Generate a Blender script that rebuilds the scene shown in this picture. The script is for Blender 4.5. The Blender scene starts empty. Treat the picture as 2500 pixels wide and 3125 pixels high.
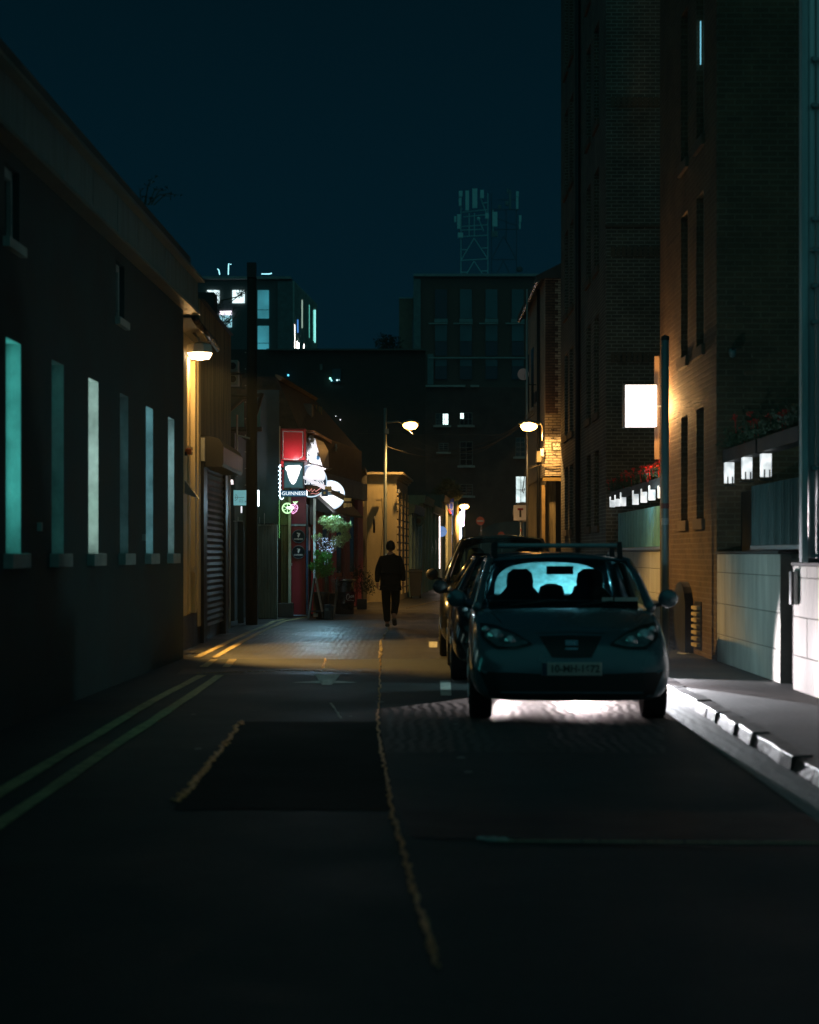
import bpy, math, random
from mathutils import Vector, Matrix
random.seed(7)
R = math.radians
sc = bpy.context.scene
COL = sc.collection
F, CX, CY, EYE = 5200.0, 1250.0, 1690.0, 1.5      # focal length in photo pixels, principal column, horizon row, eye height

def X(px, D): return (px - CX) / F * D
def Z(py, D): return EYE - (py - CY) / F * D
def P(px, py, D): return Vector((X(px, D), D, Z(py, D)))
def G(px, py, z=0.0):
    D = F * (EYE - z) / (py - CY)
    return Vector((X(px, D), D, z))

# ------------------------------------------------------------------ materials
MATS = {}
def _base(name):
    m = bpy.data.materials.new(name); m.use_nodes = True
    nt = m.node_tree; b = nt.nodes['Principled BSDF']
    return m, nt, b
def _pos(nt):
    return nt.nodes.new('ShaderNodeNewGeometry').outputs['Position']
def _math(nt, op, a, b=None):
    n = nt.nodes.new('ShaderNodeMath'); n.operation = op
    for i, v in enumerate((a, b)):
        if v is None: continue
        if isinstance(v, (int, float)): n.inputs[i].default_value = v
        else: nt.links.new(v, n.inputs[i])
    return n.outputs[0]
def _noise(nt, vec, scale, detail=4, rough=.6, stretch=None):
    if stretch:
        mp = nt.nodes.new('ShaderNodeMapping'); mp.inputs['Scale'].default_value = stretch
        nt.links.new(vec, mp.inputs['Vector']); vec = mp.outputs[0]
    n = nt.nodes.new('ShaderNodeTexNoise')
    n.inputs['Scale'].default_value = scale; n.inputs['Detail'].default_value = detail; n.inputs['Roughness'].default_value = rough
    nt.links.new(vec, n.inputs['Vector'])
    return n.outputs['Fac']
def _ramp(nt, fac, stops):
    r = nt.nodes.new('ShaderNodeValToRGB'); nt.links.new(fac, r.inputs[0])
    e = r.color_ramp.elements
    while len(e) < len(stops): e.new(.5)
    for el, (p, c) in zip(e, stops):
        el.position = p; el.color = (*c, 1)
    return r.outputs[0]
def _mix(nt, fac, a, b, mode='MIX'):
    n = nt.nodes.new('ShaderNodeMix'); n.data_type = 'RGBA'; n.blend_type = mode
    for i, v in ((0, fac), (6, a), (7, b)):
        if isinstance(v, (int, float)): n.inputs[i].default_value = v
        elif isinstance(v, tuple): n.inputs[i].default_value = (*v, 1)
        else: nt.links.new(v, n.inputs[i])
    return n.outputs[2]
def _bump(nt, b, h, strength, dist=.02):
    n = nt.nodes.new('ShaderNodeBump'); n.inputs['Strength'].default_value = strength; n.inputs['Distance'].default_value = dist
    nt.links.new(h, n.inputs['Height']); nt.links.new(n.outputs[0], b.inputs['Normal'])

def mat(name, col, rough=.7, metal=0., var=.3, scale=2.5, bump=.25, bscale=30, stretch=None, spec=.5, coat=0.):
    if name in MATS: return MATS[name]
    m, nt, b = _base(name)
    v = _pos(nt)
    n = _noise(nt, v, scale, 5, .65, stretch)
    lo = tuple(c * (1 - var) for c in col); hi = tuple(min(1, c * (1 + var)) for c in col)
    nt.links.new(_ramp(nt, n, [(.3, lo), (.7, hi)]), b.inputs['Base Color'])
    b.inputs['Metallic'].default_value = metal
    b.inputs['Specular IOR Level'].default_value = spec
    rr = _ramp(nt, n, [(.3, (max(0.03, rough - .08),) * 3), (.7, (min(1, rough + .08),) * 3)])
    nt.links.new(rr, b.inputs['Roughness'])
    if coat: b.inputs['Coat Weight'].default_value = coat; b.inputs['Coat Roughness'].default_value = .05
    if bump: _bump(nt, b, _noise(nt, v, bscale, 3, .6, stretch), bump, .01)
    MATS[name] = m
    return m
def emit(name, col, s, base=(.8, .8, .8), noise=None):
    if name in MATS: return MATS[name]
    m, nt, b = _base(name)
    b.inputs['Base Color'].default_value = (*base, 1)
    b.inputs['Emission Color'].default_value = (*col, 1); b.inputs['Emission Strength'].default_value = s
    if noise:
        n = _noise(nt, _pos(nt), noise, 3, .5)
        nt.links.new(_ramp(nt, n, [(.35, tuple(c * .45 for c in col)), (.68, tuple(min(1, c * 1.2) for c in col))]), b.inputs['Emission Color'])
    MATS[name] = m
    return m
def brick(name, c1, c2, mortar, bw=.225, bh=.075, ms=.012, rough=.8, dirt=.5):
    if name in MATS: return MATS[name]
    m, nt, b = _base(name)
    s = nt.nodes.new('ShaderNodeSeparateXYZ'); nt.links.new(_pos(nt), s.inputs[0])
    c = nt.nodes.new('ShaderNodeCombineXYZ')
    nt.links.new(_math(nt, 'ADD', s.outputs[0], s.outputs[1]), c.inputs[0]); nt.links.new(s.outputs[2], c.inputs[1])
    t = nt.nodes.new('ShaderNodeTexBrick'); nt.links.new(c.outputs[0], t.inputs['Vector'])
    t.inputs['Scale'].default_value = 1; t.inputs['Brick Width'].default_value = bw; t.inputs['Row Height'].default_value = bh
    t.inputs['Mortar Size'].default_value = ms; t.inputs['Mortar Smooth'].default_value = .25; t.inputs['Bias'].default_value = -.1
    t.inputs['Color1'].default_value = (*c1, 1); t.inputs['Color2'].default_value = (*c2, 1); t.inputs['Mortar'].default_value = (*mortar, 1)
    n = _noise(nt, _pos(nt), 1.3, 5, .7)
    d = _ramp(nt, n, [(.3, (1 - dirt,) * 3), (.7, (1.1,) * 3)])
    nt.links.new(_mix(nt, 1.0, t.outputs['Color'], d, 'MULTIPLY'), b.inputs['Base Color'])
    b.inputs['Roughness'].default_value = rough
    h = _math(nt, 'ADD', _math(nt, 'MULTIPLY', t.outputs['Fac'], -1.0), _math(nt, 'MULTIPLY', _noise(nt, _pos(nt), 60, 3), .5))
    _bump(nt, b, h, .7, .012)
    MATS[name] = m
    return m
def glass_mat(name, tint=(.6, .8, .85), refl=.12, rough=.03):
    if name in MATS: return MATS[name]
    m = bpy.data.materials.new(name); m.use_nodes = True; nt = m.node_tree
    nt.nodes.clear()
    o = nt.nodes.new('ShaderNodeOutputMaterial'); mx = nt.nodes.new('ShaderNodeMixShader')
    t = nt.nodes.new('ShaderNodeBsdfTransparent'); g = nt.nodes.new('ShaderNodeBsdfGlossy')
    fr = nt.nodes.new('ShaderNodeFresnel'); fr.inputs[0].default_value = 1.45
    t.inputs[0].default_value = (*tint, 1); g.inputs['Roughness'].default_value = rough
    nt.links.new(fr.outputs[0], mx.inputs[0]); nt.links.new(t.outputs[0], mx.inputs[1]); nt.links.new(g.outputs[0], mx.inputs[2])
    nt.links.new(mx.outputs[0], o.inputs[0])
    MATS[name] = m
    return m
def translucent_mat(name, col):
    m = bpy.data.materials.new(name); m.use_nodes = True; nt = m.node_tree; nt.nodes.clear()
    o = nt.nodes.new('ShaderNodeOutputMaterial'); mx = nt.nodes.new('ShaderNodeMixShader')
    t = nt.nodes.new('ShaderNodeBsdfTransparent'); t.inputs[0].default_value = (.5, .75, .8, 1)
    tl = nt.nodes.new('ShaderNodeBsdfTranslucent'); tl.inputs[0].default_value = (*col, 1)
    n = _noise(nt, _pos(nt), 9, 4, .6, (1, 1, 1.6))
    nt.links.new(_ramp(nt, n, [(.3, (.45,) * 3), (.7, (.95,) * 3)]), mx.inputs[0])
    nt.links.new(t.outputs[0], mx.inputs[1]); nt.links.new(tl.outputs[0], mx.inputs[2]); nt.links.new(mx.outputs[0], o.inputs[0])
    return m
def road_mat(name, base, rough=.5, ribs=0., tint=(1, 1, 1)):
    m, nt, b = _base(name)
    v = _pos(nt)
    big = _noise(nt, v, .55, 6, .7); fine = _noise(nt, v, 55, 3, .7)
    c = _ramp(nt, big, [(.28, tuple(base * .6 * t for t in tint)), (.72, tuple(base * 1.35 * t for t in tint))])
    c2 = _mix(nt, .55, c, _ramp(nt, fine, [(.35, (base * .35,) * 3), (.75, (base * 2.1,) * 3)]))
    nt.links.new(c2, b.inputs['Base Color'])
    nt.links.new(_ramp(nt, big, [(.3, (rough - .1,) * 3), (.7, (rough + .15,) * 3)]), b.inputs['Roughness'])
    h = _math(nt, 'MULTIPLY', fine, .35)
    if ribs:
        w = nt.nodes.new('ShaderNodeTexWave'); w.wave_type = 'BANDS'; w.bands_direction = 'X'
        w.inputs['Scale'].default_value = 3.2; w.inputs['Distortion'].default_value = 5.5; w.inputs['Detail'].default_value = 2; w.inputs['Detail Scale'].default_value = .8
        nt.links.new(v, w.inputs['Vector'])
        w2 = nt.nodes.new('ShaderNodeTexWave'); w2.wave_type = 'BANDS'; w2.bands_direction = 'Y'
        w2.inputs['Scale'].default_value = 1.3; w2.inputs['Distortion'].default_value = 6; w2.inputs['Detail'].default_value = 3
        nt.links.new(v, w2.inputs['Vector'])
        h = _math(nt, 'ADD', h, _math(nt, 'MULTIPLY', _math(nt, 'ADD', w.outputs['Fac'], _math(nt, 'MULTIPLY', w2.outputs['Fac'], .6)), ribs))
    _bump(nt, b, h, .6, .012)
    MATS[name] = m
    return m

# ------------------------------------------------------------------ mesh builder
def minv(o):
    m = Matrix.Identity(4)
    while o is not None:
        m = o.matrix_basis @ m; o = o.parent
    return m.inverted()
class MB:
    def __init__(s, xf=None): s.v = []; s.f = []; s.xf = xf
    def add(s, vs, fs):
        k = len(s.v)
        s.v += [(s.xf @ Vector(p)) if s.xf else Vector(p) for p in vs]
        s.f += [tuple(i + k for i in f) for f in fs]
        return s
    def box(s, x0, x1, y0, y1, z0, z1):
        return s.add([(x0,y0,z0),(x1,y0,z0),(x1,y1,z0),(x0,y1,z0),(x0,y0,z1),(x1,y0,z1),(x1,y1,z1),(x0,y1,z1)],
                     [(3,2,1,0),(4,5,6,7),(0,1,5,4),(1,2,6,5),(2,3,7,6),(3,0,4,7)])
    def hexa(s, q0, q1):     # two quads of four points
        return s.add(list(q0) + list(q1), [(3,2,1,0),(4,5,6,7),(0,1,5,4),(1,2,6,5),(2,3,7,6),(3,0,4,7)])
    def quad(s, *p): return s.add(p, [tuple(range(len(p)))])
    def prism(s, poly, a0, a1, axis='y'):
        n = len(poly)
        def mk(p, a):
            return {'y': (p[0], a, p[1]), 'x': (a, p[0], p[1]), 'z': (p[0], p[1], a)}[axis]
        vs = [mk(p, a0) for p in poly] + [mk(p, a1) for p in poly]
        fs = [tuple(range(n)), tuple(reversed(range(n, 2 * n)))] + [(i, (i + 1) % n + 0, (i + 1) % n + n, i + n)[::-1] for i in range(n)]
        return s.add(vs, fs)
    def tube(s, pts, r, n=8, cap=True):
        pts = [Vector(p) for p in pts]
        rs = r if isinstance(r, (list, tuple)) else [r] * len(pts)
        k = len(pts); vs = []; up = None
        for i, p in enumerate(pts):
            d = (pts[min(i + 1, k - 1)] - pts[max(i - 1, 0)]).normalized()
            if up is None:
                a = Vector((0, 0, 1)) if abs(d.z) < .9 else Vector((1, 0, 0))
                up = d.cross(a).normalized()
            up = (up - d * up.dot(d)).normalized(); w = d.cross(up)
            for j in range(n):
                t = 2 * math.pi * j / n
                vs.append(p + (up * math.cos(t) + w * math.sin(t)) * rs[i])
        fs = []
        for i in range(k - 1):
            for j in range(n):
                fs.append((i*n + j, i*n + (j+1) % n, (i+1)*n + (j+1) % n, (i+1)*n + j))
        if cap: fs += [tuple(reversed(range(n))), tuple(range((k-1)*n, k*n))]
        return s.add(vs, fs)
    def cyl(s, p, q, r, n=16): return s.tube([p, q], r, n)
    def lathe(s, prof, c, n=24, axis='z'):
        vs = []; fs = []
        for (r, h) in prof:
            for j in range(n):
                t = 2 * math.pi * j / n; a, b = r * math.cos(t), r * math.sin(t)
                vs.append({'z': (c[0]+a, c[1]+b, c[2]+h), 'y': (c[0]+a, c[1]+h, c[2]+b), 'x': (c[0]+h, c[1]+a, c[2]+b)}[axis])
        for i in range(len(prof) - 1):
            for j in range(n):
                fs.append((i*n+j, i*n+(j+1) % n, (i+1)*n+(j+1) % n, (i+1)*n+j))
        fs += [tuple(reversed(range(n))), tuple(range((len(prof)-1)*n, len(prof)*n))]
        return s.add(vs, fs)
    def grid(s, rows, close=False):
        n = len(rows[0]); vs = [p for r in rows for p in r]; fs = []
        for i in range(len(rows) - 1):
            for j in range(n if close else n - 1):
                fs.append((i*n+j, i*n+(j+1) % n, (i+1)*n+(j+1) % n, (i+1)*n+j))
        return s.add(vs, fs)
    def strip(s, pts, w, z, jit=0):      # a ribbon on the ground
        L = []
        for i, p in enumerate(pts):
            a = pts[max(i-1, 0)]; b = pts[min(i+1, len(pts)-1)]
            d = Vector((b[0]-a[0], b[1]-a[1])).normalized(); nrm = Vector((-d.y, d.x))
            w1 = w/2 * (1 + random.uniform(-jit, jit)); w2 = w/2 * (1 + random.uniform(-jit, jit))
            L.append([(p[0]+nrm.x*w1, p[1]+nrm.y*w1, z), (p[0]-nrm.x*w2, p[1]-nrm.y*w2, z)])
        return s.grid(L)
    def build(s, name, m, parent=None, smooth=False, bevel=0, sub=0, world=True, label=None, cut=None):
        me = bpy.data.meshes.new(name)
        vs = s.v
        if parent is not None and world:
            iv = minv(parent); vs = [iv @ p for p in vs]
        org = None
        if parent is None:
            xs = [p.x for p in vs]; ys = [p.y for p in vs]; zs = [p.z for p in vs]
            org = Vector(((min(xs)+max(xs))/2, (min(ys)+max(ys))/2, min(zs)))
            vs = [p - org for p in vs]
        me.from_pydata([tuple(p) for p in vs], [], s.f); me.update()
        import bmesh
        bm = bmesh.new(); bm.from_mesh(me); bmesh.ops.recalc_face_normals(bm, faces=bm.faces); bm.to_mesh(me); bm.free()
        if smooth:
            for p in me.polygons: p.use_smooth = True
        me.materials.append(m)
        o = bpy.data.objects.new(name, me); COL.objects.link(o); o.parent = parent
        if org is not None: o.location = org
        if sub:
            md = o.modifiers.new('sub', 'SUBSURF'); md.levels = md.render_levels = sub
        if bevel:
            md = o.modifiers.new('bev', 'BEVEL'); md.width = bevel; md.segments = 2; md.limit_method = 'ANGLE'
        if label: o['label'] = label
        return o
def tag(o, label, cat, group=None):
    o['label'] = label; o['category'] = cat
    if group: o['group'] = group
    return o
def thing(name, label, cat, loc=(0, 0, 0), rz=0, group=None):
    o = bpy.data.objects.new(name, None); COL.objects.link(o)
    o.location = loc; o.rotation_euler = (0, 0, rz); o.empty_display_size = .2
    return tag(o, label, cat, group)
def struct(o): o['kind'] = 'structure'; return o
def copy_tree(o, parent=None):
    c = o.copy(); COL.objects.link(c); c.parent = parent
    for ch in [q for q in bpy.data.objects if q.parent == o]: copy_tree(ch, c)
    return c
def text_mesh(s, size, extr=.004, align='CENTER', sx=1.0, bold=0):
    cu = bpy.data.curves.new('txt', 'FONT'); cu.body = s; cu.size = size; cu.extrude = extr; cu.align_x = align; cu.align_y = 'CENTER'; cu.offset = bold
    ob = bpy.data.objects.new('txt', cu); COL.objects.link(ob)
    dg = bpy.context.evaluated_depsgraph_get(); dg.update()
    me = bpy.data.meshes.new_from_object(ob.evaluated_get(dg))
    bpy.data.objects.remove(ob); bpy.data.curves.remove(cu)
    vs = [(v.co.x * sx, -v.co.z, v.co.y) for v in me.vertices]      # stands up, faces -Y
    fs = [tuple(p.vertices) for p in me.polygons]
    bpy.data.meshes.remove(me)
    return vs, fs
def text(name, s, size, loc, m, parent, rz=0, sx=1.0, extr=.004, align='CENTER', bold=0, label=None):
    vs, fs = text_mesh(s, size, extr, align, sx, bold)
    mb = MB(Matrix.Translation(loc) @ Matrix.Rotation(rz, 4, 'Z')); mb.add(vs, fs)
    me = bpy.data.meshes.new(name); iv = minv(parent) if parent else Matrix.Identity(4)
    me.from_pydata([tuple(iv @ p) for p in mb.v], [], mb.f); me.materials.append(m)
    o = bpy.data.objects.new(name, me); COL.objects.link(o); o.parent = parent
    if label: o['label'] = label
    return o
def point(name, loc, power, col, radius=.05, parent=None):
    l = bpy.data.lights.new(name, 'POINT'); l.energy = power; l.color = col; l.shadow_soft_size = radius
    o = bpy.data.objects.new(name, l); COL.objects.link(o)
    o.location = loc
    if parent: o.parent = parent; o.location = minv(parent) @ Vector(loc)
    return o
def spot(name, loc, target, power, col, cone, blend=.3, radius=.05, parent=None):
    l = bpy.data.lights.new(name, 'SPOT'); l.energy = power; l.color = col; l.shadow_soft_size = radius
    l.spot_size = R(cone); l.spot_blend = blend
    o = bpy.data.objects.new(name, l); COL.objects.link(o)
    o.location = loc; o.rotation_euler = (Vector(target) - Vector(loc)).to_track_quat('-Z', 'Y').to_euler()
    if parent:
        o.parent = parent; o.matrix_parent_inverse = minv(parent)
    return o
def leaves(mb, centre, rad, n, size, flat=.0):
    c = Vector(centre)
    for _ in range(n):
        while True:
            q = Vector((random.uniform(-1, 1), random.uniform(-1, 1), random.uniform(-1, 1)))
            if q.length < 1: break
        p = c + Vector((q.x * rad[0], q.y * rad[1], q.z * rad[2]))
        a = Vector((random.gauss(0, 1), random.gauss(0, 1), random.gauss(0, 1) + .4)).normalized()
        b = a.cross(Vector((random.random(), random.random(), random.random()))).normalized()
        s = size * random.uniform(.6, 1.3)
        mb.add([p - b*s*.32, p + a*s*.55 - b*s*.05, p + a*s, p + a*s*.5 + b*s*.32], [(0, 1, 2, 3)])

# ------------------------------------------------------------------ material library
AMB = (1.0, .56, .18)
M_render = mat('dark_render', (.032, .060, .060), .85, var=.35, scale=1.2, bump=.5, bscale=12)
M_fascia = mat('fascia_board', (.15, .21, .20), .75, var=.35, scale=2, stretch=(6, 6, .4), bump=.3)
M_sill = mat('painted_stone_sill', (.42, .44, .40), .8, bump=.3)
M_slate = mat('slate_roof', (.07, .075, .07), .7, bump=.6, bscale=9)
M_black = mat('black_paint', (.015, .017, .018), .45, bump=.1)
M_cream = mat('cream_paint', (.60, .50, .30), .6, var=.15, stretch=(3, 3, .5), bump=.15)
M_shutter = mat('shutter_steel', (.045, .045, .04), .6, metal=0., var=.3, bump=.1)
M_stain = mat('stained_render', (.26, .21, .12), .8, var=.75, scale=2.2, stretch=(5, 5, .35), bump=.4)
M_wood = mat('weathered_wood', (.10, .085, .06), .85, var=.5, scale=3, stretch=(14, 14, .5), bump=.5)
M_wood2 = mat('grey_fence_wood', (.26, .28, .22), .85, var=.5, scale=3, stretch=(14, 14, .5), bump=.5)
M_steel = mat('galvanised_steel', (.42, .44, .44), .38, metal=.85, var=.2, bump=.05)
M_brown = brick('brown_brick', (.16, .095, .05), (.115, .07, .04), (.19, .135, .085))
M_grey_brick = brick('grey_brown_brick', (.15, .125, .09), (.105, .09, .07), (.30, .28, .23))
M_cream_brick = brick('cream_brick', (.62, .54, .40), (.50, .42, .30), (.16, .13, .10), rough=.55, dirt=.35)
M_far_brick = brick('far_brick', (.11, .06, .045), (.08, .05, .04), (.16, .13, .11))
M_conc = mat('pale_blockwork', (.52, .51, .47), .7, var=.22, scale=1.6, stretch=(3, 3, .6), bump=.2)
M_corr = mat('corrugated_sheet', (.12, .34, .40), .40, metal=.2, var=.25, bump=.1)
M_rub = mat('rubber', (.015, .015, .016), .8, bump=.3)
M_rim = mat('alloy', (.35, .36, .37), .3, metal=.9, var=.1, bump=0)
M_glass = glass_mat('car_glass')
M_pane = mat('dark_window_glass', (.012, .018, .022), .08, var=.1, bump=.03, bscale=3, spec=.8)
M_white = mat('white_plastic', (.75, .76, .74), .4, var=.05, bump=0)
M_red = mat('pub_red_paint', (.46, .02, .03), .35, var=.15, bump=.08)
M_dred = mat('dark_red_paint', (.20, .015, .02), .4, var=.2, bump=.08)
M_blue = mat('dark_blue_paint', (.015, .06, .11), .3, var=.2, bump=.05)
M_gold = mat('gold_trim', (.62, .42, .14), .35, metal=.6, var=.15, bump=.1)
M_green = mat('pilaster_green', (.12, .13, .05), .4, var=.25, bump=.1)
M_leaf = mat('leaf', (.09, .17, .05), .5, var=.5, scale=14, bump=0)
M_leafb = mat('bright_leaf', (.14, .46, .09), .45, var=.5, scale=14, bump=0)
M_leafp = mat('pale_leaf', (.50, .56, .24), .5, var=.4, scale=14, bump=0)
M_leafd = mat('dark_leaf', (.03, .05, .025), .7, var=.5, scale=6, bump=0)
M_bark = mat('bark', (.16, .13, .10), .85, var=.4, scale=9, bump=.5)
M_yel = mat('yellow_line_paint', (.50, .40, .20), .7, var=.45, scale=6, bump=.3)
M_wht = mat('white_road_paint', (.62, .62, .56), .7, var=.45, scale=9, bump=.3)
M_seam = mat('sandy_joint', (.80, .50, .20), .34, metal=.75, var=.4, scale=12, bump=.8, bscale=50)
E_lamp = emit('lamp_glow', (1, .46, .10), 22)
E_white = emit('white_glow', (.85, .93, 1), 9)

# ------------------------------------------------------------------ world, camera, fill
w = bpy.data.worlds.new('World'); sc.world = w; w.use_nodes = True
nt = w.node_tree; bg = nt.nodes['Background']
tc = nt.nodes.new('ShaderNodeTexCoord'); sep = nt.nodes.new('ShaderNodeSeparateXYZ')
nt.links.new(tc.outputs['Generated'], sep.inputs[0])
ramp = _ramp(nt, sep.outputs[2], [(0.0, (.0005, .0118, .0220)), (.14, (.0005, .0100, .0185)), (.36, (.0003, .0060, .0100)), (1, (.0003, .0048, .0078))])
nt.links.new(ramp, bg.inputs[0]); bg.inputs[1].default_value = 1.0
sun = bpy.data.lights.new('fill_sun', 'SUN'); sun.energy = .165; sun.angle = R(120); sun.color = (.25, 1.0, .98)  # teal fill from behind the camera, added to lift the dark tones
so = bpy.data.objects.new('fill_sun', sun); COL.objects.link(so)
so.rotation_euler = Vector((.15, 1, -.75)).to_track_quat('-Z', 'Y').to_euler()
cam = bpy.data.cameras.new('camera'); co = bpy.data.objects.new('camera', cam); COL.objects.link(co); sc.camera = co
cam.sensor_fit = 'VERTICAL'; cam.sensor_height = 36; cam.sensor_width = 28.8; cam.lens = F / 3125 * 36
cam.shift_y = (CY - 1562.5) / 3125
co.location = (0, 0, EYE); co.rotation_euler = (R(90), 0, 0)
cam.clip_start = .1; cam.clip_end = 1500
cam.dof.use_dof = True; cam.dof.focus_distance = 43; cam.dof.aperture_fstop = 1.9
sc.view_settings.view_transform = 'Standard'; sc.view_settings.look = 'None'; sc.view_settings.exposure = 0; sc.view_settings.gamma = 1
sc.cycles.use_denoising = True; sc.cycles.max_bounces = 6; sc.cycles.sample_clamp_indirect = 3; sc.cycles.transparent_max_bounces = 12
sc.cycles.caustics_reflective = False; sc.cycles.caustics_refractive = False

# ------------------------------------------------------------------ ground
def wallx(D): return -3.777 + .022 * D            # left building line
def kerbx(D): return 2.60 + .02 * (D - 11) if D < 27 else 2.92 + .012 * (D - 27)
M_road = road_mat('asphalt', .045, .65, .0, (.5, 1, 1.02))
M_rib = road_mat('ribbed_concrete_road', .05, .40, .24, (.9, 1, 1))  # lighter than the near asphalt; this step also paints the lamp light's near edge
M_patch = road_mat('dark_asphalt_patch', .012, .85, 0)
M_pave = road_mat('pavement_concrete', .034, .65, .1, (.6, 1, 1.05))
struct(MB().box(-400, 400, -60, 700, -.5, 0).build('ground', mat('far_ground', (.05, .05, .05), .8)))
struct(MB().add([(wallx(24.2), 24.2, .004), (kerbx(24.2)+.15, 24.2, .004), (kerbx(-8)+.15, -8, .004), (wallx(-8), -8, .004)], [(0,1,2,3)]).build('road', M_road))
struct(MB().add([(-3.6, 24.2, .004), (kerbx(24.2)+.15, 24.2, .004), (kerbx(60)+.15, 60, .004), (5.3, 130, .004), (1.5, 130, .004), (-.3, 58, .004), (-3.6, 38, .004)], [(0,1,2,3,4,5,6)]).build('road', M_rib))
def gpoly(pts, z, name, m):
    if name == 'road_patch':
        q = []
        for a, b in zip(pts, pts[1:] + pts[:1]):
            for k in range(14): q.append((a[0]+(b[0]-a[0])*k/14 + random.uniform(-3, 3), a[1]+(b[1]-a[1])*k/14 + random.uniform(-1.2, 1.2)))
        pts = q
    return struct(MB().add([(p.x, p.y, z) for p in (G(*q) for q in pts)], [tuple(range(len(pts)))]).build(name, m))
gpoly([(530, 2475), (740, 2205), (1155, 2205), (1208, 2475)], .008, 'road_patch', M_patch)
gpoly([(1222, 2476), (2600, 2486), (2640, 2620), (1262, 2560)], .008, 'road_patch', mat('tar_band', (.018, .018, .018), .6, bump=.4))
gpoly([(540, 2060), (1250, 2060), (1250, 2042), (560, 2042)], .008, 'road_patch', road_mat('mended_strip', .045, .5, .3))
gpoly([(1165, 2150), (1165, 2300), (2030, 2300), (2030, 2140)], .0065, 'road_patch', road_mat('wide_slab', .06, .6, .9, (.8, 1, 1)))
# double yellow lines
def ln(pts): return [G(*p) for p in pts]
def dens(pts, n=6):
    out = []
    for a, b in zip(pts[:-1], pts[1:]):
        for i in range(n):
            t = i / n; out.append((a[0]+(b[0]-a[0])*t, a[1]+(b[1]-a[1])*t))
    out.append((pts[-1][0], pts[-1][1])); return out
for A in ([(-260, 2582), (0, 2423), (300, 2242), (470, 2140), (617, 2063)], [(-260, 2700), (0, 2521), (300, 2313), (500, 2180), (672, 2063)],
          [(621, 2038), (655, 2014)], [(690, 2038), (712, 2014)],
          [(600, 2009), (680, 1969), (763, 1930), (808, 1913), (837, 1897), (874, 1890)], [(655, 2009), (735, 1962), (785, 1936), (837, 1912), (867, 1897), (934, 1884)],
          [(1106, 1845), (1165, 1822)], [(1225, 1806), (1290, 1782)]):
    o = MB().strip(dens([tuple(p)[:2] for p in ln(A)], 5), .105, .013, .15).build('yellow_line', M_yel); struct(o)
def rough_line(pts, w, z, m, name, gap=.0):
    mb = MB(); q = dens([tuple(p)[:2] for p in ln(pts)], 26)
    for a, b in zip(q[:-1], q[1:]):
        if random.random() < gap: continue
        c = ((a[0]+b[0])/2 + random.uniform(-.4, .4)*w, (a[1]+b[1])/2)
        l = math.dist(a, b) * .75; ww = w * random.uniform(.35, 1.1)
        dx, dy = (b[0]-a[0])/math.dist(a, b), (b[1]-a[1])/math.dist(a, b)
        n = 7; vs = []
        for k in range(n):
            t = 2*math.pi*k/n; r = random.uniform(.6, 1.1)
            u, v = math.cos(t)*l*r, math.sin(t)*ww*.5*r
            vs.append((c[0]+dx*u-dy*v, c[1]+dy*u+dx*v, z))
        tx, ty_ = random.uniform(-.12, .12), random.uniform(-.05, .05)
        vs2 = [(x, y, z+.008 + (x-c[0])*tx + (y-c[1])*ty_*.3) for x, y, _ in vs]
        mb.add([*vs, *vs2], [tuple(range(n, 2*n))] + [(k, (k+1) % n, (k+1) % n + n, k+n) for k in range(n)])
    return struct(mb.build(name, m))
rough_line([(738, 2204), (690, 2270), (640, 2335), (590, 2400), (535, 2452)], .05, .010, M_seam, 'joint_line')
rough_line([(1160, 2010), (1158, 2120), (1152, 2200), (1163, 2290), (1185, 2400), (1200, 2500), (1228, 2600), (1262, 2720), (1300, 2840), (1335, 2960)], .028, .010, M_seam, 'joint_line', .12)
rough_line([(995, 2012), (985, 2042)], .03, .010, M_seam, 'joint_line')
rough_line([(1010, 2150), (1040, 2195)], .02, .010, M_wht, 'joint_line')
rough_line([(1480, 2565), (1530, 2574)], .10, .012, M_wht, 'bay_line')
rough_line([(1520, 2575), (2000, 2578), (2600, 2582)], .03, .012, mat('worn_line', (.55, .42, .28), .6), 'bay_line')
gpoly([(960, 2060), (1040, 2060), (1013, 2093), (983, 2093)], .0125, 'road_arrow', M_wht)
gpoly([(892, 2086), (985, 2080), (985, 2088)], .0125, 'road_arrow', M_wht)
gpoly([(1092, 2086), (1013, 2080), (1013, 2088)], .0125, 'road_arrow', M_wht)
gpoly([(1343, 2080), (1375, 2080), (1378, 2126), (1345, 2126)], .0125, 'bay_mark', M_wht)
gpoly([(1310, 1960), (1335, 1960), (1335, 1978), (1310, 1978)], .0125, 'bay_mark', M_wht)
for A in ([(1160, 2010), (1164, 1960), (1190, 1905)], [(1240, 1858), (1280, 1848), (1340, 1835)], [(600, 2058), (900, 2050), (1150, 2056)]):
    rough_line(A, .05, .013, mat('tar_seam', (.30, .24, .13), .5), 'joint_line', .05)
for px, py in ((1390, 2215), (1408, 2318), (1430, 2362), (1070, 2190), (1040, 2196), (1160, 2146), (590, 2185), (605, 2290)):
    q = G(px, py); n = 9; r_ = random.uniform(.012, .03)
    struct(MB().add([(q.x + r_*2*math.cos(2*math.pi*k/n)*random.uniform(.5, 1), q.y + r_*3*math.sin(2*math.pi*k/n)*random.uniform(.5, 1), .0145) for k in range(n)], [tuple(range(n))]).build('road_stain', mat('gum_spot', (.28, .30, .28), .7)))
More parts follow.
